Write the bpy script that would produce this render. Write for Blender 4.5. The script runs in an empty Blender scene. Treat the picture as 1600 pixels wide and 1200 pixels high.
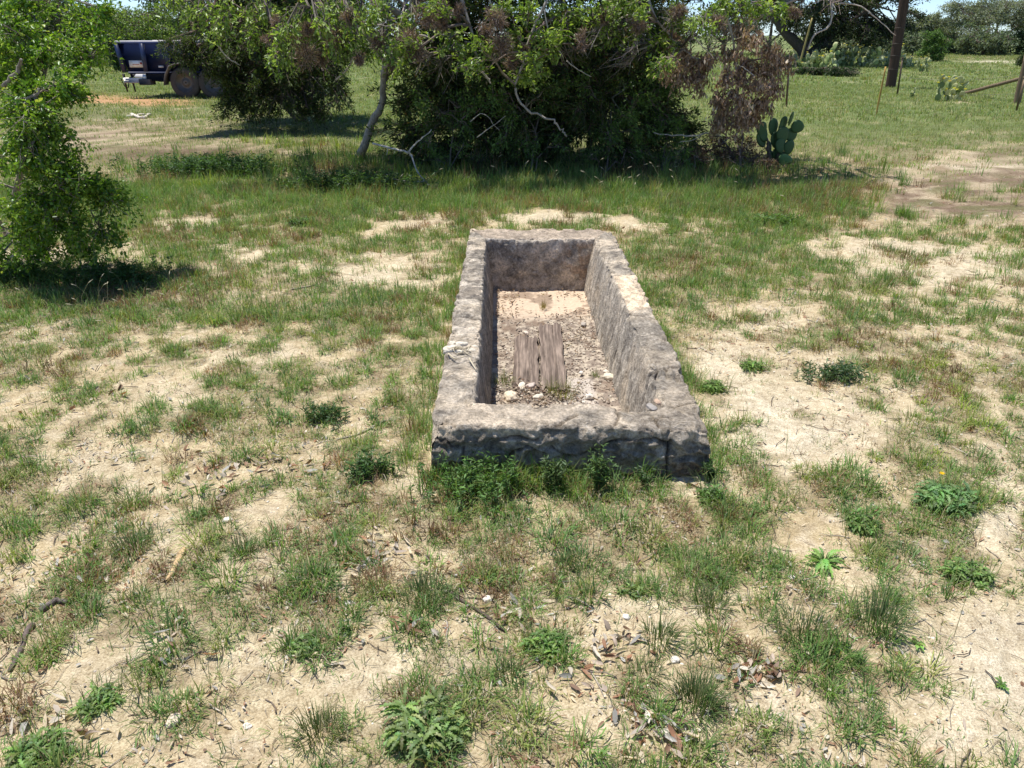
import bpy, math
import numpy as np
from mathutils import Vector

# ------------------------------------------------------------------ camera, sky, sun
SC = bpy.context.scene
COL = SC.collection
PITCH = math.radians(24.55)
CAMH = 1.6
cam_d = bpy.data.cameras.new('camera')
cam_d.sensor_width = 36.0
cam_d.lens = 27.0
cam_d.clip_start = 0.05
cam_d.clip_end = 2000
cam = bpy.data.objects.new('camera', cam_d)
COL.objects.link(cam)
cam.location = (0, 0, CAMH)
cam.rotation_euler = (math.radians(90) - PITCH, 0, 0)
SC.camera = cam

SUNV = np.array([-0.23, 0.17, 1.0]); SUNV /= np.linalg.norm(SUNV)
elev = math.asin(SUNV[2]); azim = math.atan2(SUNV[0], SUNV[1])
w = bpy.data.worlds.new('World'); SC.world = w; w.use_nodes = True
nt = w.node_tree; nt.nodes.clear()
sky = nt.nodes.new('ShaderNodeTexSky'); sky.sky_type = 'NISHITA'; sky.sun_disc = False
sky.sun_elevation = elev; sky.sun_rotation = azim
sky.air_density = 0.6; sky.dust_density = 0.15; sky.ozone_density = 6.0
bg = nt.nodes.new('ShaderNodeBackground'); bg.inputs['Strength'].default_value = 0.145
wo = nt.nodes.new('ShaderNodeOutputWorld')
nt.links.new(sky.outputs[0], bg.inputs[0]); nt.links.new(bg.outputs[0], wo.inputs[0])
sd = bpy.data.lights.new('sun', 'SUN'); sd.energy = 4.95; sd.angle = math.radians(0.53)
sd.color = (1.0, 0.95, 0.87)
so = bpy.data.objects.new('sun', sd); COL.objects.link(so)
so.rotation_euler = Vector(SUNV.tolist()).to_track_quat('Z', 'Y').to_euler()
so.location = (0, 0, 20)
SC.view_settings.view_transform = 'Standard'
SC.view_settings.look = 'None'
SC.view_settings.exposure = 0.30
SC.view_settings.gamma = 1.0
SC.cycles.max_bounces = 6
SC.cycles.transparent_max_bounces = 6

# ------------------------------------------------------------------ math helpers
RNG = np.random.default_rng(11)
cp, sp = math.cos(PITCH), math.sin(PITCH)

def ray(px, py):
    u = (px - 800) / 1200.0; v = (py - 600) / 1200.0
    return np.array([u, cp - v * sp, -sp - v * cp])

def G(px, py, z=0.0):
    """point of height z seen at pixel px,py of the 1600x1200 photograph"""
    d = ray(px, py); t = (z - CAMH) / d[2]
    return np.array([d[0] * t, d[1] * t, z])

def R(px, py, Y):
    d = ray(px, py); t = Y / d[1]
    return np.array([d[0] * t, Y, CAMH + d[2] * t])

def proj(x, y, z=0.0):
    zz = z - CAMH
    dep = np.maximum(y * cp - zz * sp, 0.05)
    up = y * sp + zz * cp
    return 800 + 1200 * x / dep, 600 - 1200 * up / dep

def _h(ix, iy, iz, seed):
    n = (ix.astype(np.int64) * 374761393 + iy.astype(np.int64) * 668265263 + iz.astype(np.int64) * 2147483647 + seed * 1274126177) & 0xffffffff
    n = ((n ^ (n >> 13)) * 1274126177) & 0xffffffff
    n = (n ^ (n >> 16)) & 0xffffffff
    n = (n * 2246822519) & 0xffffffff
    n = n ^ (n >> 15)
    return (n & 0xffffff) / float(0xffffff)

def noise2(x, y, s=0):
    xi = np.floor(x); yi = np.floor(y); fx = x - xi; fy = y - yi
    fx = fx * fx * (3 - 2 * fx); fy = fy * fy * (3 - 2 * fy)
    z = np.zeros_like(xi)
    a = _h(xi, yi, z, s); b = _h(xi + 1, yi, z, s); c = _h(xi, yi + 1, z, s); d = _h(xi + 1, yi + 1, z, s)
    return (a * (1 - fx) + b * fx) * (1 - fy) + (c * (1 - fx) + d * fx) * fy

def noise3(x, y, zc, s=0):
    xi = np.floor(x); yi = np.floor(y); zi = np.floor(zc)
    fx = x - xi; fy = y - yi; fz = zc - zi
    fx = fx * fx * (3 - 2 * fx); fy = fy * fy * (3 - 2 * fy); fz = fz * fz * (3 - 2 * fz)
    r = 0
    for dz in (0, 1):
        a = _h(xi, yi, zi + dz, s); b = _h(xi + 1, yi, zi + dz, s)
        c = _h(xi, yi + 1, zi + dz, s); d = _h(xi + 1, yi + 1, zi + dz, s)
        q = (a * (1 - fx) + b * fx) * (1 - fy) + (c * (1 - fx) + d * fx) * fy
        r = r + q * (fz if dz else 1 - fz)
    return r

def fbm2(x, y, o=4, s=0):
    r = 0; a = 0.5; t = 0
    for i in range(o):
        r = r + a * noise2(x * 2 ** i + 17.3 * i, y * 2 ** i - 9.1 * i, s + i); t += a; a *= 0.5
    return r / t

def fbm3(p, f, o=3, s=0):
    r = 0; a = 0.5; t = 0
    for i in range(o):
        k = f * 2 ** i
        r = r + a * noise3(p[:, 0] * k + 5.1 * i, p[:, 1] * k + 7.7 * i, p[:, 2] * k + 3.3 * i, s + i); t += a; a *= 0.5
    return r / t

def sst(a, b, x):
    t = np.clip((x - a) / (b - a), 0, 1); return t * t * (3 - 2 * t)

def unit(v):
    return v / np.maximum(np.linalg.norm(v, axis=-1, keepdims=True), 1e-9)

def lerp(a, b, t):
    return a + (b - a) * t

# ------------------------------------------------------------------ object helpers
def put(name, me, mat, parent=None):
    o = bpy.data.objects.new(name, me); COL.objects.link(o)
    if mat is not None: me.materials.append(mat)
    if parent is not None: o.parent = parent
    return o

def tag(o, label=None, cat=None, group=None, kind=None):
    if label: o['label'] = label
    if cat: o['category'] = cat
    if group: o['group'] = group
    if kind: o['kind'] = kind
    return o

def empty(name, loc=(0, 0, 0), rz=0.0, label=None, cat=None, group=None):
    o = bpy.data.objects.new(name, None); COL.objects.link(o)
    o.empty_display_size = 0.1
    o.location = tuple(float(a) for a in loc); o.rotation_euler = (0, 0, rz)
    return tag(o, label, cat, group)

def npmesh(name, V, F, C=None, smooth=False):
    """V (n,3); F list of (m,k) index arrays; C (n,3) vertex colours"""
    V = np.asarray(V, dtype=np.float32).reshape(-1, 3)
    me = bpy.data.meshes.new(name)
    F = [np.asarray(f, dtype=np.int32) for f in F if len(f)]
    loops = np.concatenate([f.ravel() for f in F])
    tot = np.concatenate([np.full(len(f), f.shape[1], dtype=np.int32) for f in F])
    start = np.concatenate([[0], np.cumsum(tot)[:-1]]).astype(np.int32)
    me.vertices.add(len(V)); me.vertices.foreach_set('co', V.ravel())
    me.loops.add(len(loops)); me.loops.foreach_set('vertex_index', loops)
    me.polygons.add(len(tot)); me.polygons.foreach_set('loop_start', start); me.polygons.foreach_set('loop_total', tot)
    if smooth: me.polygons.foreach_set('use_smooth', np.ones(len(tot), dtype=bool))
    me.update(calc_edges=True)
    if C is not None:
        at = me.color_attributes.new('Col', 'FLOAT_COLOR', 'POINT')
        cc = np.ones((len(V), 4), dtype=np.float32); cc[:, :3] = C
        at.data.foreach_set('color', cc.ravel())
    return me

class Geo:
    """collects verts / faces / colours"""
    def __init__(s): s.V = []; s.F = {}; s.C = []; s.n = 0
    def add(s, V, F, C):
        V = np.asarray(V, dtype=np.float64).reshape(-1, 3)
        for f in F:
            f = np.asarray(f); 
            if len(f): s.F.setdefault(f.shape[1], []).append(f + s.n)
        s.V.append(V)
        C = np.asarray(C, dtype=np.float64)
        if C.ndim == 1: C = np.tile(C, (len(V), 1))
        s.C.append(C); s.n += len(V)
    def build(s, name, mat, parent=None, smooth=False, origin=None):
        V = np.concatenate(s.V)
        if origin is not None: V = V - np.asarray(origin)
        me = npmesh(name, V, [np.concatenate(f) for f in s.F.values()], np.concatenate(s.C), smooth)
        return put(name, me, mat, parent)

BOXF = np.array([[0, 1, 3, 2], [4, 6, 7, 5], [0, 4, 5, 1], [2, 3, 7, 6], [0, 2, 6, 4], [1, 5, 7, 3]])
def box(g, c, s, col, rot=None, taper=0.0):
    """box centred at c with full size s"""
    V = np.array([[i, j, k] for i in (-.5, .5) for j in (-.5, .5) for k in (-.5, .5)]) * np.array(s)
    if rot is not None: V = V @ np.array(rot).T
    g.add(V + np.array(c), [BOXF], col)

def bevbox(g, c, s, b, col, rot=None):
    """box with chamfered edges"""
    s = np.array(s, float) / 2
    V = []; idx = {}
    for sx in (-1, 1):
        for sy in (-1, 1):
            for sz in (-1, 1):
                for a in range(3):
                    p = np.array([sx, sy, sz], float) * (s - b); p[a] = (sx, sy, sz)[a] * s[a]
                    idx[(sx, sy, sz, a)] = len(V); V.append(p)
    Q = []; T = []
    for a in range(3):
        o = [i for i in range(3) if i != a]
        for sg in (-1, 1):
            q = []
            for (u, v) in ((-1, -1), (1, -1), (1, 1), (-1, 1)):
                k = [0, 0, 0]; k[a] = sg; k[o[0]] = u; k[o[1]] = v; q.append(idx[(k[0], k[1], k[2], a)])
            Q.append(q)
        for u in (-1, 1):
            for v in (-1, 1):
                k0 = [0, 0, 0]; k0[a] = -1; k0[o[0]] = u; k0[o[1]] = v
                k1 = list(k0); k1[a] = 1
                Q.append([idx[(*k0, o[0])], idx[(*k1, o[0])], idx[(*k1, o[1])], idx[(*k0, o[1])]])
    for sx in (-1, 1):
        for sy in (-1, 1):
            for sz in (-1, 1): T.append([idx[(sx, sy, sz, a)] for a in range(3)])
    V = np.array(V)
    if rot is not None: V = V @ np.array(rot).T
    g.add(V + np.array(c), [np.array(Q), np.array(T)], col)

def tubes(g, P, Rr, C, sides=5, cap=True):
    """P (N,K,3) polylines, Rr (N,K) radii, C (N,3) or (3,) colours"""
    P = np.asarray(P, float); 
    if P.ndim == 2: P = P[None]
    Rr = np.asarray(Rr, float)
    if Rr.ndim == 1: Rr = Rr[None]
    N, K, _ = P.shape
    T = np.empty_like(P); T[:, 1:-1] = P[:, 2:] - P[:, :-2]; T[:, 0] = P[:, 1] - P[:, 0]; T[:, -1] = P[:, -1] - P[:, -2]
    T = unit(T)
    ref = np.where(np.abs(T[:, :1, 2:3]) > 0.9, np.array([1., 0, 0]), np.array([0, 0, 1.])) * np.ones((N, K, 3))
    A = unit(np.cross(T, ref)); B = np.cross(T, A)
    ang = np.arange(sides) * 2 * math.pi / sides
    V = P[:, :, None, :] + Rr[:, :, None, None] * (np.cos(ang)[None, None, :, None] * A[:, :, None, :] + np.sin(ang)[None, None, :, None] * B[:, :, None, :])
    base = (np.arange(N) * K * sides)[:, None, None] + (np.arange(K - 1) * sides)[None, :, None]
    j = np.arange(sides)[None, None, :]; j2 = (j + 1) % sides
    F = np.stack([base + j, base + j2, base + sides + j2, base + sides + j], -1).reshape(-1, 4)
    fs = [F]
    if cap:
        e = (np.arange(N) * K * sides)[:, None]
        fs.append(e + np.arange(sides)[::-1][None]); fs.append(e + (K - 1) * sides + np.arange(sides)[None])
    C = np.asarray(C, float)
    if C.ndim == 2: C = np.repeat(C, K * sides, axis=0)
    if sides == 4 and cap: fs = [np.concatenate(fs)]
    g.add(V.reshape(-1, 3), fs, C)

def smoothline(pts, n=5):
    """Catmull-Rom through pts"""
    pts = np.asarray(pts, float); q = np.vstack([2 * pts[0] - pts[1], pts, 2 * pts[-1] - pts[-2]])
    out = []
    for i in range(1, len(q) - 2):
        for t in np.arange(n) / n:
            a, b, c, d = q[i - 1], q[i], q[i + 1], q[i + 2]
            out.append(0.5 * ((2 * b) + (c - a) * t + (2 * a - 5 * b + 4 * c - d) * t * t + (3 * b - a - 3 * c + d) * t ** 3))
    out.append(pts[-1]); return np.array(out)

def limb(g, pts, r0, r1, col, sides=7, wob=0.0, n=5):
    L = smoothline(pts, n); k = len(L)
    if wob: L = L + RNG.normal(0, wob, L.shape) * np.linspace(0, 1, k)[:, None]
    rr = np.linspace(r0, r1, k) * (1 + RNG.normal(0, 0.08, k))
    tubes(g, L, rr, col, sides)
    return L

def leaves(g, P, D, L, W, C, fold=0.25):
    """diamond leaves: base P, direction D, length, width, colour"""
    N = len(P); D = unit(D)
    up = unit(RNG.normal(size=(N, 3)) * 0.75 + np.array([0, 0, 1.0]))
    S = unit(np.cross(D, up)); Nn = np.cross(S, D)
    L = np.asarray(L)[:, None]; W = np.asarray(W)[:, None]
    mid = P + D * L * 0.52
    a = mid + S * W * .5 + Nn * W * fold; b = mid - S * W * .5 + Nn * W * fold
    V = np.stack([P, a, P + D * L - Nn * W * fold * .5, b], 1).reshape(-1, 3)
    i = np.arange(N)[:, None] * 4
    F = np.concatenate([i + np.array([[0, 1, 2]]), i + np.array([[0, 2, 3]])])
    g.add(V, [F], np.repeat(C, 4, axis=0))

def blades(g, P, ang, L, W, lean, C, tipc=None):
    """grass blades (5 verts)"""
    N = len(P); d = np.stack([np.cos(ang), np.sin(ang), 0 * ang], -1)
    s = np.stack([-np.sin(ang), np.cos(ang), 0 * ang], -1)
    l1 = (lean * .55)[:, None]; l2 = (lean * 1.45)[:, None]
    L = L[:, None]; W = W[:, None]; up = np.array([[0, 0, 1.0]])
    M = P + L * .55 * (d * np.sin(l1) + up * np.cos(l1))
    T = M + L * .5 * (d * np.sin(l2) + up * np.cos(l2))
    V = np.stack([P - s * W * .5, P + s * W * .5, M - s * W * .42, M + s * W * .42, T], 1).reshape(-1, 3)
    i = np.arange(N)[:, None] * 5
    CC = np.repeat(C, 5, axis=0)
    if tipc is not None: CC[4::5] = tipc
    g.add(V, [i + np.array([[0, 1, 3, 2]]), i + np.array([[2, 3, 4]])], CC)

def vary(n, c, v=0.15, hue=0.06):
    c = np.asarray(c, float)
    return np.clip(c * (1 + RNG.normal(0, v, (n, 1))) * (1 + RNG.normal(0, hue, (n, 3))), 0.005, 1)

# ------------------------------------------------------------------ materials
def newmat(name):
    m = bpy.data.materials.new(name); m.use_nodes = True
    t = m.node_tree; t.nodes.clear()
    return m, t, t.nodes.new('ShaderNodeOutputMaterial')

def N(t, kind, **kw):
    n = t.nodes.new(kind)
    for k, v in kw.items():
        if k in n.inputs: n.inputs[k].default_value = v
        else: setattr(n, k, v)
    return n

def mixc(t, a, b, fac, mode='MULTIPLY'):
    m = t.nodes.new('ShaderNodeMix'); m.data_type = 'RGBA'; m.blend_type = mode
    for s, v in ((0, fac), (6, a), (7, b)):
        if hasattr(v, 'default_value') or hasattr(v, 'is_output'): t.links.new(v, m.inputs[s])
        else: m.inputs[s].default_value = v
    return m.outputs[2]

def foliage_mat(name, trans=0.38, gloss=0.06, rough=0.45):
    m, t, out = newmat(name)
    at = N(t, 'ShaderNodeAttribute', attribute_name='Col')
    d = N(t, 'ShaderNodeBsdfDiffuse'); tr = N(t, 'ShaderNodeBsdfTranslucent'); gl = N(t, 'ShaderNodeBsdfGlossy', Roughness=rough)
    tc = mixc(t, at.outputs[0], (1.25, 1.3, 0.55, 1), 1.0)
    t.links.new(at.outputs[0], d.inputs[0]); t.links.new(tc, tr.inputs[0])
    gl.inputs[0].default_value = (0.9, 0.95, 1, 1)
    a = N(t, 'ShaderNodeMixShader'); a.inputs[0].default_value = trans
    t.links.new(d.outputs[0], a.inputs[1]); t.links.new(tr.outputs[0], a.inputs[2])
    b = N(t, 'ShaderNodeMixShader'); b.inputs[0].default_value = gloss
    t.links.new(a.outputs[0], b.inputs[1]); t.links.new(gl.outputs[0], b.inputs[2])
    t.links.new(b.outputs[0], out.inputs[0]); return m

def rough_mat(name, scale=30, bump=0.4, rough=0.9, amt=(0.6, 1.35), vor=0.0, dist=0.004, stretch=(1, 1, 1)):
    """vertex colour multiplied by procedural grain, with bump"""
    m, t, out = newmat(name)
    at = N(t, 'ShaderNodeAttribute', attribute_name='Col')
    tc = N(t, 'ShaderNodeTexCoord'); mp = N(t, 'ShaderNodeMapping'); mp.inputs['Scale'].default_value = stretch
    t.links.new(tc.outputs['Object'], mp.inputs[0])
    n1 = N(t, 'ShaderNodeTexNoise', Scale=scale, Detail=8.0, Roughness=0.65); t.links.new(mp.outputs[0], n1.inputs[0])
    rp = N(t, 'ShaderNodeValToRGB'); rp.color_ramp.elements[0].position = 0.3; rp.color_ramp.elements[1].position = 0.7
    rp.color_ramp.elements[0].color = (amt[0],) * 3 + (1,); rp.color_ramp.elements[1].color = (amt[1],) * 3 + (1,)
    t.links.new(n1.outputs[0], rp.inputs[0])
    c = mixc(t, at.outputs[0], rp.outputs[0], 1.0)
    b = N(t, 'ShaderNodeBsdfPrincipled', Roughness=rough); b.inputs['Specular IOR Level'].default_value = 0.25
    t.links.new(c, b.inputs[0])
    bp = N(t, 'ShaderNodeBump', Strength=bump, Distance=dist); t.links.new(n1.outputs[0], bp.inputs['Height'])
    t.links.new(bp.outputs[0], b.inputs['Normal']); t.links.new(b.outputs[0], out.inputs[0])
    return m

def paint_mat(name, rough=0.4, metal=0.0, spec=0.5):
    m, t, out = newmat(name)
    at = N(t, 'ShaderNodeAttribute', attribute_name='Col')
    tc = N(t, 'ShaderNodeTexCoord')
    n1 = N(t, 'ShaderNodeTexNoise', Scale=6.0, Detail=6.0, Roughness=0.7); t.links.new(tc.outputs['Object'], n1.inputs[0])
    rp = N(t, 'ShaderNodeValToRGB'); rp.color_ramp.elements[0].position = 0.3; rp.color_ramp.elements[1].position = 0.7
    rp.color_ramp.elements[0].color = (.75, .73, .7, 1); rp.color_ramp.elements[1].color = (1.15, 1.15, 1.15, 1)
    t.links.new(n1.outputs[0], rp.inputs[0])
    b = N(t, 'ShaderNodeBsdfPrincipled', Roughness=rough, Metallic=metal); b.inputs['Specular IOR Level'].default_value = spec
    t.links.new(mixc(t, at.outputs[0], rp.outputs[0], 1.0), b.inputs[0]); t.links.new(b.outputs[0], out.inputs[0])
    return m

def soil_mat():
    m, t, out = newmat('soil')
    at = N(t, 'ShaderNodeAttribute', attribute_name='Col')
    tc = N(t, 'ShaderNodeTexCoord'); co = tc.outputs['Object']
    def ramp(src, p0, p1, c0, c1):
        r = N(t, 'ShaderNodeValToRGB'); e = r.color_ramp.elements
        e[0].position = p0; e[1].position = p1; e[0].color = c0; e[1].color = c1
        t.links.new(src, r.inputs[0]); return r.outputs[0]
    def nz(s, d=8.0, r=0.65):
        n = N(t, 'ShaderNodeTexNoise', Scale=s, Detail=d, Roughness=r); t.links.new(co, n.inputs[0]); return n.outputs[0]
    big = nz(5.0); mid = nz(26.0); fine = nz(160.0, 5.0)
    c = mixc(t, at.outputs[0], ramp(big, .32, .68, (.82, .80, .76, 1), (1.10, 1.09, 1.07, 1)), 1.0)
    c = mixc(t, c, ramp(mid, .30, .66, (.68, .63, .57, 1), (1.12, 1.12, 1.12, 1)), 1.0)
    c = mixc(t, c, ramp(fine, .34, .6, (.62, .58, .52, 1), (1.10, 1.10, 1.10, 1)), 1.0)
    v = N(t, 'ShaderNodeTexVoronoi', Scale=95.0); t.links.new(co, v.inputs[0])
    peb = ramp(v.outputs['Distance'], .16, .30, (1, 1, 1, 1), (0, 0, 0, 1))
    pm = N(t, 'ShaderNodeMath', operation='MULTIPLY'); t.links.new(peb, pm.inputs[0])
    t.links.new(ramp(nz(9.0, 3.0), .50, .62, (0, 0, 0, 1), (.55, .55, .55, 1)), pm.inputs[1])
    c = mixc(t, c, (1.35, 1.38, 1.42, 1), pm.outputs[0])
    b = N(t, 'ShaderNodeBsdfPrincipled', Roughness=0.95); b.inputs['Specular IOR Level'].default_value = 0.15
    t.links.new(c, b.inputs[0])
    h = N(t, 'ShaderNodeMath', operation='MULTIPLY_ADD'); t.links.new(mid, h.inputs[0]); h.inputs[1].default_value = 1.5; t.links.new(fine, h.inputs[2])
    h2 = N(t, 'ShaderNodeMath', operation='MULTIPLY_ADD'); t.links.new(pm.outputs[0], h2.inputs[0]); h2.inputs[1].default_value = .5; t.links.new(h.outputs[0], h2.inputs[2])
    bp = N(t, 'ShaderNodeBump', Strength=0.75, Distance=0.012); t.links.new(h2.outputs[0], bp.inputs['Height'])
    t.links.new(bp.outputs[0], b.inputs['Normal']); t.links.new(b.outputs[0], out.inputs[0])
    return m

M_SOIL = soil_mat()
M_GRASS = foliage_mat('grass_blade', 0.36, 0.015, 0.5)
M_LEAF = foliage_mat('leaf', 0.40, 0.022, 0.35)
M_WEED = foliage_mat('weed_leaf', 0.40, 0.02, 0.5)
M_CEDAR = foliage_mat('cedar_foliage', 0.30, 0.02, 0.6)
M_DRY = foliage_mat('dry_leaf', 0.22, 0.03, 0.6)
M_BARK = rough_mat('bark', 40, 0.8, 0.95, (0.5, 1.5), dist=0.01, stretch=(1, 1, 0.35))
def stone_mat():
    m, t, out = newmat('weathered_stone')
    at = N(t, 'ShaderNodeAttribute', attribute_name='Col'); co = N(t, 'ShaderNodeTexCoord').outputs['Object']
    def nz(sc, d=10.0, r=.7, dist=0.0):
        n = N(t, 'ShaderNodeTexNoise', Scale=sc, Detail=d, Roughness=r, Distortion=dist); t.links.new(co, n.inputs[0]); return n.outputs[0]
    def ramp(src, p0, p1, a, b):
        q = N(t, 'ShaderNodeValToRGB'); e = q.color_ramp.elements; e[0].position = p0; e[1].position = p1; e[0].color = tuple(a) + (1,); e[1].color = tuple(b) + (1,); t.links.new(src, q.inputs[0]); return q.outputs[0]
    a = nz(14, 10, .72, .6); b_ = nz(75, 8, .75); c_ = nz(38, 8, .7, 1.2)
    c = mixc(t, at.outputs[0], ramp(a, .40, .60, (.74, .72, .69), (1.42, 1.38, 1.32)), 1.0)
    c = mixc(t, c, ramp(b_, .38, .58, (.60, .58, .55), (1.16, 1.16, 1.16)), 1.0)
    c = mixc(t, c, (.80, .76, .68, 1), ramp(c_, .60, .68, (0, 0, 0), (.55, .55, .55)), 'MIX')
    c = mixc(t, c, (.045, .040, .036, 1), ramp(c_, .30, .36, (.75, .75, .75), (0, 0, 0)), 'MIX')
    v = N(t, 'ShaderNodeTexVoronoi', Scale=85.0); t.links.new(co, v.inputs[0]); pit = ramp(v.outputs['Distance'], .08, .22, (0, 0, 0), (1, 1, 1))
    bs = N(t, 'ShaderNodeBsdfPrincipled', Roughness=.95); bs.inputs['Specular IOR Level'].default_value = .2; t.links.new(c, bs.inputs[0])
    h = N(t, 'ShaderNodeMath', operation='MULTIPLY_ADD'); t.links.new(a, h.inputs[0]); h.inputs[1].default_value = 2.2; t.links.new(b_, h.inputs[2])
    h2 = N(t, 'ShaderNodeMath', operation='MULTIPLY_ADD'); t.links.new(pit, h2.inputs[0]); h2.inputs[1].default_value = .35; t.links.new(h.outputs[0], h2.inputs[2])
    bp = N(t, 'ShaderNodeBump', Strength=1.0, Distance=.014); t.links.new(h2.outputs[0], bp.inputs['Height'])
    t.links.new(bp.outputs[0], bs.inputs['Normal']); t.links.new(bs.outputs[0], out.inputs[0]); return m
M_STONE = stone_mat() or rough_mat('weathered_stone', 48, 1.0, 0.95, (0.50, 1.42), dist=0.010)
M_ROCK = rough_mat('limestone', 60, 0.6, 0.95, (0.8, 1.15), dist=0.004)
M_WOOD = rough_mat('weathered_wood', 60, 0.9, 0.9, (0.45, 1.4), dist=0.006, stretch=(1, 0.07, 1))
M_POLE = rough_mat('pole_wood', 30, 0.6, 0.85, (0.6, 1.3), dist=0.01, stretch=(1, 1, 0.06))
M_PAINT = paint_mat('trailer_paint', 0.38)
M_METAL = paint_mat('weathered_metal', 0.5, 0.3)
M_RUBBER = paint_mat('rubber', 0.85, 0, 0.2)
M_CACTUS = rough_mat('cactus_skin', 60, 0.15, 0.55, (0.85, 1.12), dist=0.002)

# ------------------------------------------------------------------ ground
TX0, TX1, TY0, TY1 = -0.315, 0.765, 2.62, 5.90        # outer faces of the trough
IX0, IX1, IY0, IY1 = -0.150, 0.628, 2.83, 5.58        # inner faces
TOP = 0.225

BARE = [(1350, 385, 130, 14, .35), (1080, 352, 60, 8, .4), (300, 350, 90, 9, .4), (420, 395, 80, 10, .35), (1560, 400, 70, 14, .4), (1190, 645, 100, 45, .9), (1260, 700, 75, 40, .8), (1130, 555, 60, 30, .7), (1140, 600, 40, 30, .6), (590, 430, 90, 22, .5), (840, 338, 130, 9, .75),
        (970, 352, 50, 6, .6), (1540, 1060, 110, 130, .8), (1580, 800, 60, 60, .6), (1180, 500, 90, 30, .45), (1450, 420, 120, 20, .4),
        (1060, 752, 80, 22, 1.), (640, 745, 45, 25, .5), (130, 730, 120, 60, .35), (420, 870, 160, 60, .3), (330, 1010, 200, 70, .35),
        (640, 1040, 120, 40, .3), (1000, 960, 120, 40, .3), (1330, 900, 90, 40, .35), (100, 1090, 120, 60, .3), (980, 1120, 90, 40, .3),
        (400, 560, 120, 35, .35), (250, 620, 120, 30, .35), (650, 350, 60, 12, .5), (1350, 660, 60, 50, .4), (40, 400, 90, 14, .8), (1290, 560, 60, 20, .3), (1170, 1110, 70, 60, .4)]
LUSH = [(250, 380, 220, 30, .3), (330, 480, 200, 50, .22), (1350, 420, 220, 40, .12), (560, 620, 60, 60, .25), (130, 560, 160, 40, .2), (900, 730, 220, 22, .5), (1130, 470, 60, 60, .3), (600, 530, 70, 70, .4), (460, 470, 70, 30, .2), (1120, 400, 80, 60, .45), (1200, 360, 100, 30, .3), (720, 800, 160, 40, .35), (900, 830, 200, 60, .25),
        (560, 700, 60, 40, .3), (700, 950, 120, 60, .2), (1400, 560, 150, 40, .15), (200, 480, 200, 50, .25), (1060, 530, 22, 60, .5), (1110, 620, 30, 40, .4),
        (350, 640, 80, 40, .15), (1480, 750, 100, 40, .25)]
BROWN = [(1560, 285, 150, 62, 1.), (1400, 300, 90, 34, .6), (1500, 330, 120, 20, .6), (230, 205, 230, 34, .75), (120, 230, 100, 26, .6), (330, 238, 120, 14, .8), (1310, 260, 90, 18, .2), (330, 330, 60, 25, .3)]  # strip before the left juniper also has canopy shade put into its brown

def blobsum(u, v, L):
    r = 0
    for (a, b, c, d, s) in L: r = r + s * np.exp(-((u - a) / c) ** 2 - ((v - b) / d) ** 2)
    return r

def zones(x, y):
    u, v = proj(x, np.maximum(y, 0.4))
    n = fbm2(x * 2.9, y * 2.9, 4, 3); n2 = fbm2(x * 9, y * 9, 3, 9)
    base = np.interp(v, [90, 240, 300, 345, 420, 560, 760, 900, 1200], [1.0, .93, .80, .60, .57, .57, .58, .53, .50])
    base = np.where(y < 1.0, .42, base)
    uu, vv = u + (n - .5) * 90, v + (n2 - .5) * 40 * sst(150, 600, v)
    bare = blobsum(uu, vv, BARE); lush = blobsum(u, v, LUSH); brown = np.clip(blobsum(uu, vv, BROWN), 0, 1)
    c = base + .03 - .62 * bare + .55 * lush - .62 * brown
    cov = sst(.30, .72, c + (n - .5) * .75 + (n2 - .5) * 1.15)
    cov = np.where(v < 240, np.maximum(cov, .25 * (1 - brown)), cov)
    return cov, np.clip(bare, 0, 1), brown, u, v, n, n2

def ground_z(x, y):
    x = np.asarray(x, float); y = np.asarray(y, float)
    z = (fbm2(x * 1.1 + 3, y * 1.1, 3, 21) - .5) * .06 + (fbm2(x * 7, y * 7, 4, 33) - .5) * .040 + (noise2(x * 28, y * 28, 39) - .5) * .007
    z = z * sst(60, 8, np.abs(y)) 
    # soft banking away from the trough so that its foot stays visible
    dx = np.maximum(np.maximum(TX0 - x, x - TX1), 0); dy = np.maximum(np.maximum(TY0 - y, y - TY1), 0)
    z = z * (0.25 + .75 * sst(0, .5, np.hypot(dx, dy)))
    ins = sst(0, .07, x - (TX0 + .03)) * sst(0, .07, (TX1 - .03) - x) * sst(0, .07, y - (TY0 + .04)) * sst(0, .07, (TY1 - .04) - y)
    return z * (1 - ins) - .30 * ins

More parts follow.
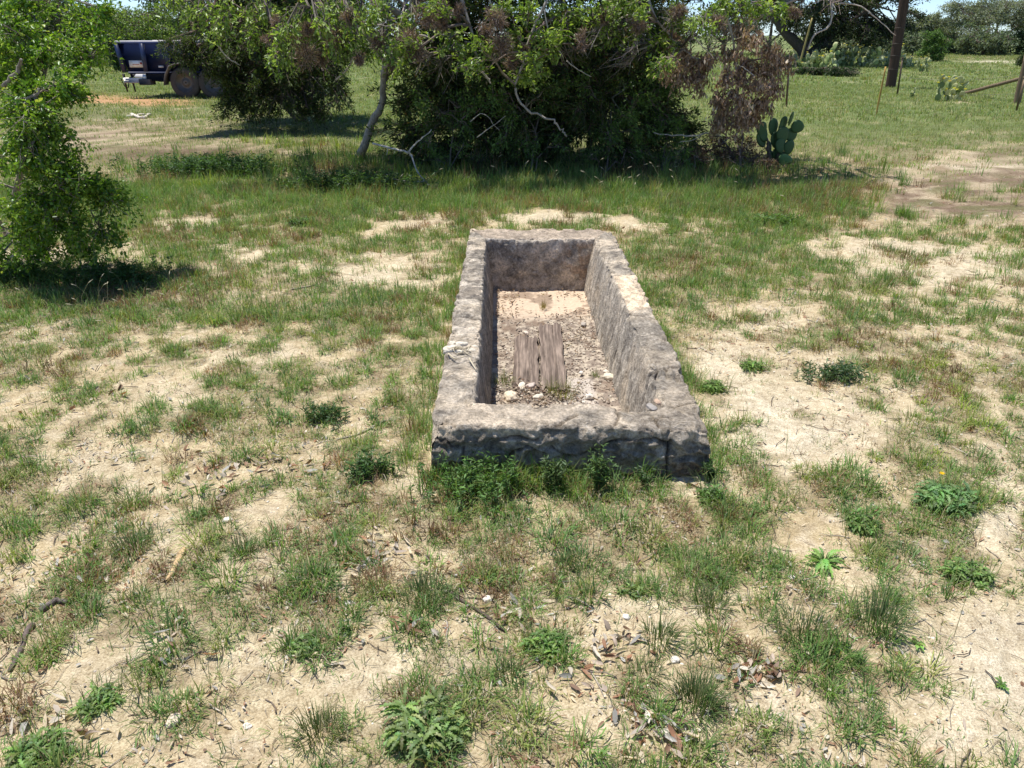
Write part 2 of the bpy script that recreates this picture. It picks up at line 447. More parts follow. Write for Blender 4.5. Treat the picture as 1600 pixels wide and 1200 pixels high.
def build_ground():
    def axis(a, b, step, far, gr):
        mid = np.arange(a, b, step); out = [b]; s = step
        while out[-1] < far: s *= gr; out.append(out[-1] + s)
        return mid, np.array(out)
    mx, ox = axis(-3.2, 3.2, .017, 420, 1.075)
    xs = np.concatenate([-ox[::-1], mx[1:], ox])
    my, oy = axis(.7, 7.2, .017, 600, 1.045)
    lo = [.7]; s = .017
    while lo[-1] > -60: s *= 1.35; lo.append(lo[-1] - s)
    ys = np.concatenate([np.array(lo[::-1])[:-1], my, oy])
    X, Y = np.meshgrid(xs, ys); x = X.ravel(); y = Y.ravel()
    z = ground_z(x, y)
    cov, bare, brown, u, v, n, n2 = zones(x, y)
    n3 = fbm2(x * .35, y * .35, 4, 51); n4 = fbm2(x * 16, y * 16, 3, 57)
    tan = np.array([.63, .53, .345]); pale = np.array([.83, .775, .63]); ora = np.array([.66, .52, .36])
    soil = lerp(tan, pale, (.75 * bare + .25 * sst(.4, .7, n3))[:, None].clip(0, 1))
    soil = lerp(soil, ora, (.5 * sst(.5, .75, n2) * (1 - bare))[:, None])
    # pale chalky crumbs and darker organic film
    soil = lerp(soil, np.array([.74, .66, .52]), (.55 * sst(.55, .72, n4))[:, None])
    soil = lerp(soil, np.array([.20, .15, .10]), (.50 * sst(.52, .25, n4) * sst(.3, .9, cov))[:, None])
    litter = lerp(np.array([.36, .29, .20]), np.array([.24, .23, .12]), n4[:, None])
    far = lerp(np.array([.160, .225, .082]), np.array([.26, .295, .135]), sst(.35, .7, fbm2(x * 1.5, y * .6, 4, 71))[:, None])
    far = lerp(far, np.array([.15, .215, .065]), (.6 * sst(.45, .65, fbm2(x * .25, y * .15, 3, 77)))[:, None])
    under = lerp(litter, far, sst(9, 16, y)[:, None])
    c = lerp(soil, under, (sst(.25, .95, cov) * lerp(.45, 1.0, sst(5, 12, y)))[:, None])
    bc = lerp(np.array([.25, .19, .14]), np.array([.54, .46, .34]), sst(.42, .60, .6 * fbm2(x * 2.4, y * 2.4, 4, 88) + .4 * fbm2(x * 11, y * 11, 3, 89))[:, None]); bc = lerp(bc, np.array([.18, .20, .085]), (.6 * sst(.52, .62, fbm2(x * 5, y * 5, 4, 93)))[:, None])
    c = lerp(c, bc, (brown * sst(5, 7, y))[:, None])
    def pxblob(a, b, rx, ry): return np.exp(-(((u - a) / rx) ** 2 + ((v - b) / ry) ** 2) ** 2) * (y > 3)
    k = np.clip(pxblob(195, 158, 100, 6.5) + pxblob(110, 150, 70, 5.5) + pxblob(260, 161, 60, 5), 0, 1) * sst(.25, .55, fbm2(x * 1.3, y * .8, 3, 91) + .1)
    c = lerp(c, np.array([.58, .36, .20]), k[:, None])
    k = pxblob(1555, 97, 52, 1.9) ; c = lerp(c, np.array([.80, .75, .62]), k[:, None])
    k = .8 * pxblob(1500, 90, 260, 4.0); c = lerp(c, np.array([.36, .31, .20]), k[:, None])
    k = pxblob(1520, 262, 110, 8) * sst(.4, .6, n2 * .5 + n4 * .5); c = lerp(c, np.array([.72, .64, .5]), k[:, None])
    # leaf litter and cast shade under trees and shrub, painted dark into the soil
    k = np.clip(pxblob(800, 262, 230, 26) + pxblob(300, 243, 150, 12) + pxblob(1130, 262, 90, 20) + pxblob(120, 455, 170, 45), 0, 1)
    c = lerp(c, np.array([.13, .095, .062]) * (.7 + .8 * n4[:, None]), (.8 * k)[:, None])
    nx, ny = len(xs), len(ys)
    i = (np.arange(ny - 1)[:, None] * nx + np.arange(nx - 1)[None]).ravel()
    F = np.stack([i, i + 1, i + nx + 1, i + nx], -1)
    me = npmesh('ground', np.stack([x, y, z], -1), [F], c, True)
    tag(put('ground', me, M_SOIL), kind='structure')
build_ground()

# ------------------------------------------------------------------ grass
def in_trough(x, y, m=0.0):
    return (x > TX0 - m) & (x < TX1 + m) & (y > TY0 - m) & (y < TY1 + m)

def scatter(n, y0, y1, margin=.35, x_over=0.0):
    """uniform points on the ground wedge that the photograph can see, plus a margin"""
    y = np.sqrt(RNG.random(n) * (y1 ** 2 - y0 ** 2) + y0 ** 2) if y0 > 3 else RNG.uniform(y0, y1, n)
    half = (y * cp + CAMH * sp) * .667 + margin
    x = RNG.uniform(-1, 1, n) * half
    return x, y

def clump_blades(g, x, y, nb, rad, h, wid, col, lean=(.15, 1.2), spread=1.0, tip=None, z0=None):
    idx = np.repeat(np.arange(len(x)), nb); n = len(idx)
    if n == 0: return
    a = RNG.uniform(0, 2 * np.pi, n); r = np.sqrt(RNG.random(n)) * rad[idx]
    bx = x[idx] + np.cos(a) * r; by = y[idx] + np.sin(a) * r
    ok = ~in_trough(bx, by, .005); bx, by, a, r, idx = bx[ok], by[ok], a[ok], r[ok], idx[ok]; n = len(bx)
    bz = ground_z(bx, by) - .004
    head = a + RNG.normal(0, .9, n)
    L = h[idx] * RNG.uniform(.45, 1.15, n)
    le = np.clip(RNG.uniform(lean[0], lean[1], n) * (.5 + r / np.maximum(rad[idx], .01)), .05, 1.75)
    c = col[idx] * (1 + RNG.normal(0, .18, (n, 1))) * (1 + RNG.normal(0, .05, (n, 3)))
    dry = RNG.random(n) < .10
    c[dry] = np.array([.42, .36, .20]) * RNG.uniform(.6, 1.1, (dry.sum(), 1))
    blades(g, np.stack([bx, by, bz], -1), head, L, wid[idx] * RNG.uniform(.7, 1.3, n), le, np.clip(c, .01, .9))

GREEN = np.array([.165, .275, .062]); BLUEG = np.array([.125, .225, .075]); OLIVE = np.array([.245, .295, .085])
REDB = np.array([.24, .150, .085]); STRAW = np.array([.42, .36, .20]); LIME = np.array([.27, .36, .05])

def clump_colours(x, y, u, v):
    n = len(x); t = RNG.random(n); m = fbm2(x * 1.4, y * 1.4, 3, 131)
    c = lerp(GREEN, BLUEG, RNG.random((n, 1)))
    c = np.where((t < .22)[:, None], OLIVE, c)
    rb = blobsum(u, v, [(680, 850, 140, 60, .9), (600, 800, 60, 40, .7), (1000, 820, 160, 40, .4), (1450, 600, 160, 60, .3), (1250, 310, 100, 30, .6), (1390, 300, 100, 20, .5)])
    rbm = RNG.random(n) < (.06 + .6 * rb + .3 * (m > .6)) * .8
    c = np.where(rbm[:, None], REDB * RNG.uniform(.7, 1.2, (n, 1)), c)
    lm = blobsum(u, v, [(480, 215, 60, 14, 1), (330, 290, 60, 10, .6), (1480, 620, 150, 60, .25), (700, 280, 60, 20, .3)])
    c = np.where((RNG.random(n) < lm)[:, None], LIME, c)
    return c * RNG.uniform(.72, 1.25, (n, 1))

gg = Geo()
# near ground: separate clumps
x, y = scatter(4200, 1.05, 4.6, .5)
cov, bare, brown, u, v, n_, n2_ = zones(x, y)
ok = (RNG.random(len(x)) < cov * .85) & ~in_trough(x, y, .02)
x, y, u, v, cov = x[ok], y[ok], u[ok], v[ok], cov[ok]; n = len(x)
big = RNG.random(n) ** 2
clump_blades(gg, x, y, (20 + 66 * big).astype(int), .014 + .052 * big, .03 + .055 * RNG.random(n) + .02 * big, RNG.uniform(.0018, .0038, n), clump_colours(x, y, u, v), (.35, 1.45))
# thin single sprigs and short stubble between the clumps
x, y = scatter(21000, 1.05, 5.0, .5)
cov, bare, brown, u, v, n_, n2_ = zones(x, y)
ok = (RNG.random(len(x)) < (.10 + cov * .8)) & ~in_trough(x, y, .02)
x, y, u, v = x[ok], y[ok], u[ok], v[ok]; n = len(x)
clump_blades(gg, x, y, RNG.integers(3, 11, n), np.full(n, .022), .02 + .04 * RNG.random(n), np.full(n, .0020), clump_colours(x, y, u, v), (.3, 1.5))
# long thin stalks
x, y = scatter(1100, 1.05, 6.0, .5)
cov, bare, brown, u, v, n_, n2_ = zones(x, y)
ok = (RNG.random(len(x)) < (.1 + cov)) & ~in_trough(x, y, .02); x, y, u, v = x[ok], y[ok], u[ok], v[ok]; n = len(x)
clump_blades(gg, x, y, RNG.integers(2, 9, n), np.full(n, .03), .09 + .08 * RNG.random(n), np.full(n, .0016), lerp(clump_colours(x, y, u, v), STRAW, .25), (.2, .95))
# grass standing along the foot of the trough
m = 150; fx = np.concatenate([RNG.uniform(-.34, .62, m), RNG.uniform(TX1 + .01, TX1 + .14, 110), RNG.uniform(TX0 - .16, TX0 - .01, 130)])
fy = np.concatenate([TY0 - .01 - .14 * RNG.random(m) ** 1.4, RNG.uniform(TY0, 5.9, 110), RNG.uniform(TY0, 5.9, 130)]); keep = (np.arange(len(fx)) >= m) | (RNG.random(len(fx)) < np.where(fx < .25, 1, .35)); fx, fy = fx[keep], fy[keep]
fu, fv = proj(fx, fy); nn_ = len(fx)
clump_blades(gg, fx, fy, RNG.integers(12, 34, nn_), .02 + .03 * RNG.random(nn_), .06 + .09 * RNG.random(nn_) ** 1.5, np.full(nn_, .0026), clump_colours(fx, fy, fu, fv) * 1.1, (.1, 1.0))
# middle ground
x, y = scatter(12500, 4.4, 9.0, .9)
cov, bare, brown, u, v, n_, n2_ = zones(x, y)
ok = (RNG.random(len(x)) < cov ** .9) & ~in_trough(x, y, .02)
x, y, u, v, cov = x[ok], y[ok], u[ok], v[ok], cov[ok]; n = len(x)
hh = (.045 + .06 * RNG.random(n)) * (1 + .9 * sst(6.2, 8.5, y))
clump_blades(gg, x, y, RNG.integers(18, 42, n), .035 + .06 * RNG.random(n), hh, np.full(n, .0034), clump_colours(x, y, u, v), (.2, 1.25))
# tall rank grass along the foot of the trees
x, y = scatter(5200, 7.4, 13.0, .5)
u, v = proj(x, y)
tl = blobsum(u, v, [(1080, 285, 190, 34, 1.), (820, 285, 200, 22, .9), (560, 262, 130, 30, .9), (360, 275, 130, 22, .6), (1300, 290, 120, 20, .35), (480, 215, 70, 12, 1), (640, 300, 100, 22, .7)])
ok = RNG.random(len(x)) < tl; x, y, u, v = x[ok], y[ok], u[ok], v[ok]; n = len(x)
clump_blades(gg, x, y, RNG.integers(14, 34, n), .05 + .06 * RNG.random(n), .08 + .17 * RNG.random(n) ** 1.3, np.full(n, .0050), clump_colours(x, y, u, v) * 1.05, (.1, .85))
# open meadow
for (a, b, cnt, hgt, wd) in ((9.0, 16, 9000, .08, .006), (16, 28, 15000, .10, .011), (28, 75, 21000, .13, .026)):
    x, y = scatter(cnt, a, b, 1.5)
    cov, bare, brown, u, v, n_, n2_ = zones(x, y)
    ok = RNG.random(len(x)) < cov * (1 - .8 * np.clip(blobsum(u, v, [(190, 157, 110, 8, 1), (1545, 96, 70, 4, 1)]), 0, 1)); x, y, u, v = x[ok], y[ok], u[ok], v[ok]; n = len(x)
    c = lerp(np.array([.17, .25, .080]), np.array([.27, .30, .135]), RNG.random((n, 1))) * RNG.uniform(.85, 1.15, (n, 1))
    c = lerp(clump_colours(x, y, u, v) * 1.15, c, sst(9, 15, y)[:, None])
    clump_blades(gg, x, y, RNG.integers(8, 16, n), .06 + .10 * RNG.random(n) + wd * 3, hgt * RNG.uniform(.5, 1.3, n), np.full(n, wd), c, (.2, 1.2))
# flat dead thatch
x, y = scatter(60000, 1.05, 6.5, .5); cov, *_r = zones(x, y); pn = fbm2(x * 5, y * 5, 3, 411)
ok = (RNG.random(len(x)) < (.10 + .8 * cov) * sst(.3, .6, pn)) & ~in_trough(x, y, .03); x, y = x[ok], y[ok]; n = len(x)
pal = np.array([(.50, .44, .32), (.38, .31, .21), (.60, .54, .42), (.27, .20, .13), (.42, .38, .32), (.33, .33, .15)])
blades(gg, np.stack([x, y, ground_z(x, y) + .003], -1), RNG.uniform(0, 6.283, n), RNG.uniform(.015, .055, n), RNG.uniform(.0012, .003, n), RNG.uniform(1.15, 1.5, n), pal[RNG.integers(0, 6, n)] * RNG.uniform(.7, 1.2, (n, 1)))
tag(gg.build('grass', M_GRASS), 'patchy green and brown wild grass growing out of the sandy soil', 'grass', kind='stuff')
print('grass verts', gg.n)

# pale seed heads on stalks
g = Geo()
def seedheads(spots, n, hgt, size, col):
    for (px, py, rx, ry) in spots:
        p = np.stack([RNG.normal(px, rx, n), RNG.normal(py, ry, n)], -1)
        for a in p:
            q = G(a[0], a[1]); 
            if in_trough(q[0], q[1], .01): continue
            q[2] = ground_z(q[0], q[1]); an = RNG.uniform(0, 6.28); l = RNG.uniform(.05, .5); H = hgt * RNG.uniform(.6, 1.2)
            d = np.array([math.cos(an) * math.sin(l), math.sin(an) * math.sin(l), math.cos(l)])
            m = q + d * H * .6; d2 = unit(d + np.array([math.cos(an), math.sin(an), -.2]) * .5); t = m + d2 * H * .4; e = t + unit(d2 + [0, 0, -.5]) * size
            tubes(g, [q, m, t], [.0012, .001, .0009], np.array([.30, .29, .13]), 3, False)
            tubes(g, [t, (t + e) / 2, e], [.001, size * .09, .001], col * RNG.uniform(.8, 1.1), 4, False)
seedheads([(150, 500, 120, 25), (260, 480, 50, 25)], 16, .20, .035, np.array([.55, .50, .34]))
seedheads([(1100, 300, 120, 20), (900, 300, 120, 14)], 26, .34, .05, np.array([.50, .44, .30]))
seedheads([(1180, 850, 260, 120), (950, 720, 60, 12), (560, 560, 80, 60)], 12, .15, .022, np.array([.33, .27, .16]))
tag(g.build('seed_head_grass', M_DRY), 'thin grass stalks with pale drooping seed heads among the green grass', 'grass', kind='stuff')

# ------------------------------------------------------------------ leaf litter, pebbles, twigs
def litter(g, x, y, z, L, W, pal, curl=.35, tilt=.35):
    n = len(x); a = RNG.uniform(0, 6.283, n)
    D = np.stack([np.cos(a), np.sin(a), RNG.normal(0, tilt, n)], -1); D = unit(D)
    S = unit(np.cross(D, np.array([0, 0, 1.]) + RNG.normal(0, tilt, (n, 3)))); Nn = np.cross(S, D)
    P = np.stack([x, y, z], -1); st = np.array([0, .22, .6, 1.]); wd = np.array([.0, .85, .9, .0]); V = []
    cu = RNG.normal(0, curl, (n, 1))
    for s, q in zip(st, wd):
        c = P + D * (s - .5) * L[:, None] + Nn * (cu * L[:, None] * (s - .5) ** 2 + .002)
        if q == 0: V.append(c)
        else:
            e = Nn * np.abs(cu) * W[:, None] * .7
            V += [c - S * W[:, None] * q / 2 + e, c, c + S * W[:, None] * q / 2 + e]
    V = np.stack(V, 1).reshape(-1, 3); i = np.arange(n)[:, None] * 8
    T = np.concatenate([i + np.array([t]) for t in ([0, 1, 2], [0, 2, 3], [4, 7, 5], [5, 7, 6])])
    Q = np.concatenate([i + np.array([t]) for t in ([1, 4, 5, 2], [2, 5, 6, 3])])
    pal = np.asarray(pal); c = pal[RNG.integers(0, len(pal), n)] * RNG.uniform(.75, 1.2, (n, 1))
    g.add(V, [T, Q], np.repeat(c, 8, axis=0))

LIT = [(.52, .45, .38), (.62, .55, .46), (.46, .37, .30), (.30, .16, .09), (.38, .20, .12), (.42, .40, .37), (.22, .13, .08), (.60, .50, .36)]
g = Geo()
x, y = scatter(26000, 1.05, 5.0, .4); cov, *_r = zones(x, y)
pn = fbm2(x * 3.5, y * 3.5, 3, 201)
ok = (RNG.random(len(x)) < sst(.42, .66, pn) * .85 + .12) & ~in_trough(x, y, .02) & (_r[0] < .75)
x, y = x[ok], y[ok]; n = len(x)
litter(g, x, y, ground_z(x, y) + .004, (.006 + .030 * RNG.random(n) ** 2), (.003 + .009 * RNG.random(n) ** 1.5), LIT)
x, y = scatter(3000, 5.0, 9.5, .4); cov, *_r = zones(x, y)
ok = (RNG.random(len(x)) < .5) & ~in_trough(x, y, .02) & (_r[0] < .5); x, y = x[ok], y[ok]; n = len(x)
litter(g, x, y, ground_z(x, y) + .006, RNG.uniform(.02, .05, n), RNG.uniform(.008, .018, n), LIT)
# heaps of dropped oak leaves
for (px, py, rx, ry, cnt) in ((1190, 1060, 26, 10, 46), (1045, 1160, 22, 16, 30), (1000, 1130, 20, 12, 18), (330, 760, 50, 14, 30), (560, 880, 30, 8, 20), (600, 870, 30, 14, 24), (720, 790, 30, 8, 16),
                              (350, 730, 60, 12, 24), (130, 890, 60, 30, 26), (860, 690, 10, 3, 2), (650, 985, 14, 10, 14), (800, 960, 20, 14, 20), (950, 1010, 25, 15, 20), (420, 730, 50, 12, 18),
                              (80, 1130, 40, 30, 22), (260, 1020, 30, 20, 14), (1080, 760, 30, 6, 8), (900, 1060, 30, 18, 16), (120, 610, 90, 25, 40)):
    q = np.array([G(RNG.normal(px, rx), RNG.normal(py, ry)) for _ in range(cnt)]); q = q[~in_trough(q[:, 0], q[:, 1], .02)]; n = len(q)
    if n: litter(g, q[:, 0], q[:, 1], ground_z(q[:, 0], q[:, 1]) + .012 * RNG.random(n) + .005, RNG.uniform(.03, .052, n), RNG.uniform(.010, .017, n), LIT, .5, .45)
tag(g.build('leaf_litter', M_DRY), 'dry grey and rust brown fallen leaves scattered over the sand', 'fallen leaves', kind='stuff')

def ico():
    t = (1 + 5 ** .5) / 2
    v = np.array([(-1, t, 0), (1, t, 0), (-1, -t, 0), (1, -t, 0), (0, -1, t), (0, 1, t), (0, -1, -t), (0, 1, -t), (t, 0, -1), (t, 0, 1), (-t, 0, -1), (-t, 0, 1)], float)
    f = np.array([(0, 11, 5), (0, 5, 1), (0, 1, 7), (0, 7, 10), (0, 10, 11), (1, 5, 9), (5, 11, 4), (11, 10, 2), (10, 7, 6), (7, 1, 8), (3, 9, 4), (3, 4, 2), (3, 2, 6), (3, 6, 8), (3, 8, 9), (4, 9, 5), (2, 4, 11), (6, 2, 10), (8, 6, 7), (9, 8, 1)])
    return unit(v), f
IV, IF = ico()
def icosub(k):
    V, F = IV.copy(), IF.copy()
    for _ in range(k):
        cache = {}; V = list(V); NF = []
        def m(a, b):
            key = (min(a, b), max(a, b))
            if key not in cache: cache[key] = len(V); V.append(unit(V[a] + V[b]))
            return cache[key]
        for a, b, c in F:
            ab, bc, ca = m(a, b), m(b, c), m(c, a); NF += [(a, ab, ca), (b, bc, ab), (c, ca, bc), (ab, bc, ca)]
        V = np.array(V); F = np.array(NF)
    return V, F
def pebbles(g, P, S, pal, flat=.55):
    n = len(P); sc = RNG.uniform(.6, 1.25, (n, 1, 3)) * S[:, None, None]; sc[:, :, 2] *= flat
    V = IV[None] * RNG.uniform(.72, 1.2, (n, 12, 1)) * sc
    a = RNG.uniform(0, 6.28, n); c, s = np.cos(a)[:, None], np.sin(a)[:, None]
    V = np.stack([V[:, :, 0] * c - V[:, :, 1] * s, V[:, :, 0] * s + V[:, :, 1] * c, V[:, :, 2]], -1) + P[:, None]
    F = (np.arange(n)[:, None, None] * 12 + IF[None]).reshape(-1, 3)
    pal = np.asarray(pal); c = pal[RNG.integers(0, len(pal), n)] * RNG.uniform(.8, 1.12, (n, 1))
    g.add(V.reshape(-1, 3), [F], np.repeat(c, 12, axis=0))
PEB = [(.72, .65, .52), (.80, .74, .62), (.60, .50, .36), (.66, .55, .40), (.48, .42, .34)]
g = Geo()
x, y = scatter(20000, 1.05, 6.5, .4); cov, *_r = zones(x, y); pn = fbm2(x * 2.6, y * 2.6, 3, 231)
ok = (RNG.random(len(x)) < .12 + sst(.42, .62, pn)) & ~in_trough(x, y, .02); x, y = x[ok], y[ok]; n = len(x)
pebbles(g, np.stack([x, y, ground_z(x, y)], -1), .0010 + .0060 * RNG.random(n) ** 3.5, PEB)
tag(g.build('gravel', M_ROCK), 'small pale pebbles and crumbs lying on the sandy soil', 'gravel', kind='stuff')
g = Geo()
n = 1500; x, y = scatter(n, 1.1, 5.5, .3); ok = ~in_trough(x, y, .08); x, y = x[ok], y[ok]; n = len(x)
a = RNG.uniform(0, 6.28, n); l = RNG.uniform(.02, .11, n); P = np.stack([x, y, ground_z(x, y) + .004], -1)
K = [P]
for k in range(3):
    a = a + RNG.normal(0, .3, n); K.append(K[-1] + np.stack([np.cos(a), np.sin(a), RNG.normal(0, .08, n)], -1) * l[:, None] / 3)
K = np.stack(K, 1); K[:, 1:, 2] = np.maximum(K[:, 1:, 2], ground_z(K[:, 1:, 0], K[:, 1:, 1]) + .003)
rr = (.0006 + .0020 * RNG.random((n, 1)) ** 2) * np.array([[1, .95, .8, .5]])
tubes(g, K, rr, np.array([(.30, .25, .2), (.2, .15, .11), (.42, .37, .31), (.12, .09, .07)])[RNG.integers(0, 4, n)] * RNG.uniform(.8, 1.2, (n, 1)), 4)
tag(g.build('twig_litter', M_BARK), 'short grey and brown twigs strewn over the ground', 'twigs', kind='stuff')

# ------------------------------------------------------------------ the stone trough
def segdist(p, a, b):
    a = np.array(a, float); b = np.array(b, float); ab = b - a
    t = np.clip(((p - a) @ ab) / (ab @ ab), 0, 1); return np.linalg.norm(p - (a + t[:, None] * ab), axis=1)

def build_trough():
    root = empty('stone_trough', (.22, 2.62, 0), 0, 'old grey stone and mortar watering trough sunk in the sand, open topped and cracked', 'trough')
    # cross section: parameter f (0 outer, 1 inner) and z
    r = .013
    sec = []
    nz = 60
    for z in np.linspace(-.10, TOP - r, nz): sec.append((0, 0, z, -1, 0))
    for a in np.linspace(0, 90, 6)[1:-1]:
        a = math.radians(a); sec.append((0, r * (1 - math.cos(a)), TOP - r + r * math.sin(a), -math.cos(a), math.sin(a)))
    for f in np.linspace(0, 1, 20): sec.append((1, f, TOP, 0, 1))
    for a in np.linspace(90, 0, 6)[1:-1]:
        a = math.radians(a); sec.append((2, r * (1 - math.cos(a)), TOP - r + r * math.sin(a), math.cos(a), math.sin(a)))
    for z in np.linspace(TOP - r, -.20, 46): sec.append((2, 0, z, 1, 0))
    M = len(sec)
    OC = np.array([(TX0, TY0), (TX1 + .01, TY0 - .005), (TX1, TY1), (TX0 - .005, TY1)]); IC = np.array([(IX0, IY0), (IX1 + .005, IY0), (IX1 - .02, IY1), (IX0 - .04, IY1)])
    norm = [(0, -1), (1, 0), (0, 1), (-1, 0)]
    lens = [240, 420, 130, 420]
    names = ['near', 'right', 'far', 'left']
    for k in range(4):
        n = lens[k]; s = np.linspace(0, 1, n + 1)
        o = OC[k] * (1 - s[:, None]) + OC[(k + 1) % 4] * s[:, None]; i = IC[k] * (1 - s[:, None]) + IC[(k + 1) % 4] * s[:, None]
        th = np.linalg.norm(i[n // 2] - o[n // 2])
        V = np.zeros((n + 1, M, 3)); Nn = np.zeros((n + 1, M, 3)); nn = np.array(norm[k])
        for j, (w, f, z, no, nzv) in enumerate(sec):
            if w == 0: q = o + (i - o) * (f / th)
            elif w == 1: q = o + (i - o) * ((r + f * (th - 2 * r)) / th)
            else: q = i + (o - i) * (f / th)
            # the walls batter: inner face leans a little inwards going down
            V[:, j, :2] = q; V[:, j, 2] = z
            if w == 2 and z < TOP - r: V[:, j, :2] = q + nn * (-1) * ((TOP - z) / .4) * (.015, .075, .045, .055)[k]
            sgn = -no if w == 2 else -no
            Nn[:, j, 0] = nn[0] * (1 if w == 0 else -1) * abs(no); Nn[:, j, 1] = nn[1] * (1 if w == 0 else -1) * abs(no); Nn[:, j, 2] = nzv
        wv = np.array([q[0] for q in sec])[None].repeat(n + 1, 0).ravel()
        P = V.reshape(-1, 3); Q = unit(Nn.reshape(-1, 3))
        X, Y, Z = P.T
        d = (fbm3(P, 5, 3, 5) - .5) * .022 + (fbm3(P, 22, 3, 8) - .5) * .014 + (np.abs(fbm3(P, 40, 3, 12) - .5) * -2 + .2) * .006
        isf = (k == 0) & (wv == 0) ; isin = wv == 2
        d = np.where(isf, d + (np.abs(fbm3(P * [1, 1, 1.6], 13, 3, 15) - .5) * -2 + .3) * .050 * sst(TOP - .02, TOP - .06, Z), d)
        d = np.where((k == 0) & (wv == 0), d - .020 * sst(.1, -.05, Z), d)
        d = np.where(isin & (k in (1, 3)), d * .7 + (noise3(Y * 40, Z * 6, X * 0, 44) - .5) * .005, d)
        top = wv == 1
        fcoord = np.array([(q[1] if q[0] == 1 else 0.) for q in sec])[None].repeat(n + 1, 0).ravel()
        ed_out = np.where(wv == 0, np.maximum(TOP - Z, 0), np.where(top, fcoord * th, 9.)); ed_in = np.where(wv == 2, np.maximum(TOP - Z, 0), np.where(top, (1 - fcoord) * th, 9.))
        ed = np.minimum(ed_out, ed_in); cn = fbm3(P, 17, 4, 33)
        chip = sst(.50, .60, cn) * np.exp(-(ed / .030) ** 2)
        P = P.copy()
        d = np.where(top, d * .55 + (fbm3(P, 30, 2, 60) - .5) * .006, d)
        # block steps in the coping
        step = 0
        if k == 1: step = -.042 * sst(3.20, 3.17, Y + .25 * (X - .66) + .04 * noise2(X * 40, Y * 0, 3)) + .012 * np.exp(-((Y - 4.3) / .38) ** 4) - .012 * np.exp(-((Y - 3.9) / .05) ** 2)
        if k == 3: step = -.016 * np.exp(-((Y - 3.72) / .11) ** 4) - .010 * np.exp(-((Y - 4.45) / .03) ** 2) + .008 * np.exp(-((Y - 4.1) / .2) ** 4)
        if k == 0: step = -.012 * sst(.42, .5, X) + .0 - .03 * np.exp(-((X - .48) / .10) ** 2) * sst(2.74, 2.80, Y)
        cr = np.full(len(P), 9.0)
        xz = np.stack([X, Z], -1); xy = np.stack([X, Y], -1)
        wig = (noise2(X * 30, Z * 30 + Y * 30, 70) - .5) * .025
        if k == 0:
            onf = wv == 0
            for a, b in (((-.315, .19), (-.26, .165)), ((-.26, .165), (-.21, .14)), ((-.05, .175), (.10, .17)), ((.02, .12), (.06, .145)), ((.06, .145), (.13, .115)), ((.13, .115), (.12, -.05)), ((.16, .14), (.22, .10)),
                         ((.26, .10), (.33, .12)), ((.33, .12), (.42, .17)), ((.42, .17), (.55, .185)), ((.55, .185), (.60, .16)), ((.62, .18), (.60, .10)), ((.60, .10), (.62, -.05)), ((-.19, .13), (-.20, .02)), ((.0, .11), (-.04, .03)), ((.30, .06), (.26, -.02))):
                cr = np.where(onf, np.minimum(cr, segdist(xz + wig[:, None] * .6, a, b)), cr)
            for a, b in (((.17, 2.63), (.26, 2.72)), ((.40, 2.62), (.44, 2.84)), ((.60, 2.62), (.55, 2.72)), ((-.30, 2.66), (-.22, 2.62)), ((.52, 2.68), (.62, 2.72))):
                cr = np.where(onf, cr, np.minimum(cr, segdist(xy + wig[:, None], a, b)))
        if k == 1:
            for yy, sl in ((3.18, .2), (3.93, -.5), (4.62, .3), (5.3, .1), (2.86, .5)): cr = np.minimum(cr, np.abs(Y - yy - sl * (X - .66) + wig))
            cr = np.where(isin, np.minimum(cr, np.abs(Y - 3.5 - .8 * (Z - .05) + wig * 1.3)), cr)
        if k == 3:
            for yy, sl in ((3.58, .2), (3.86, -.3), (4.46, .3), (4.95, .1), (5.4, -.4)): cr = np.minimum(cr, np.abs(Y - yy - sl * (X + .24) + wig))
        crk = np.exp(-(cr / .005) ** 2)
        d = d - .017 * chip
        d = d - .022 * crk * (.35 + .65 * sst(.35, .6, fbm3(P, 11, 2, 90)))
        P2 = P + Q * d[:, None]; P2[:, 2] += np.where(Z > .02, step, 0) * sst(.02, .2, Z)
        # chipped corners
        for (cx, cy, rad, amt) in ((TX0, TY0, .055, .028), (TX1, TY0, .05, .02), (TX1, TY1, .08, .02), (.60, 2.62, .04, .012), (TX1, 3.18, .05, .012)):
            q = np.exp(-((X - cx) ** 2 + (Y - cy) ** 2 + ((Z - TOP) * .8) ** 2) / rad ** 2) * (.4 + 1.2 * fbm3(P, 30, 2, 95))
            P2[:, 0] += -np.sign(cx - .22) * amt * q; P2[:, 2] -= amt * 1.1 * q; P2[:, 1] += (amt if cy < 4 else -amt) * q
        # colour
        n1 = fbm3(P, 7, 4, 101); n2 = fbm3(P, 24, 3, 107); n3 = fbm3(P, 60, 2, 111); n5 = fbm3(P, 13, 3, 117)
        grey = np.array([.35, .318, .272]); beige = np.array([.66, .575, .46]); dark = np.array([.15, .138, .125]); chalk = np.array([.66, .60, .52]); rust = np.array([.40, .27, .17])
        c = lerp(grey, beige, sst(.38, .66, n1)[:, None]); c = lerp(c, dark, (.62 * sst(.50, .66, n2) * (1 - .7 * sst(.5, .7, n1)))[:, None]); c = lerp(c, chalk, (.50 * sst(.62, .72, n3) + .35 * sst(.6, .68, n5))[:, None].clip(0, .8))
        def reg(m, col, a):
            nonlocal c; c = lerp(c, np.asarray(col), (np.clip(m, 0, 1) * a)[:, None])
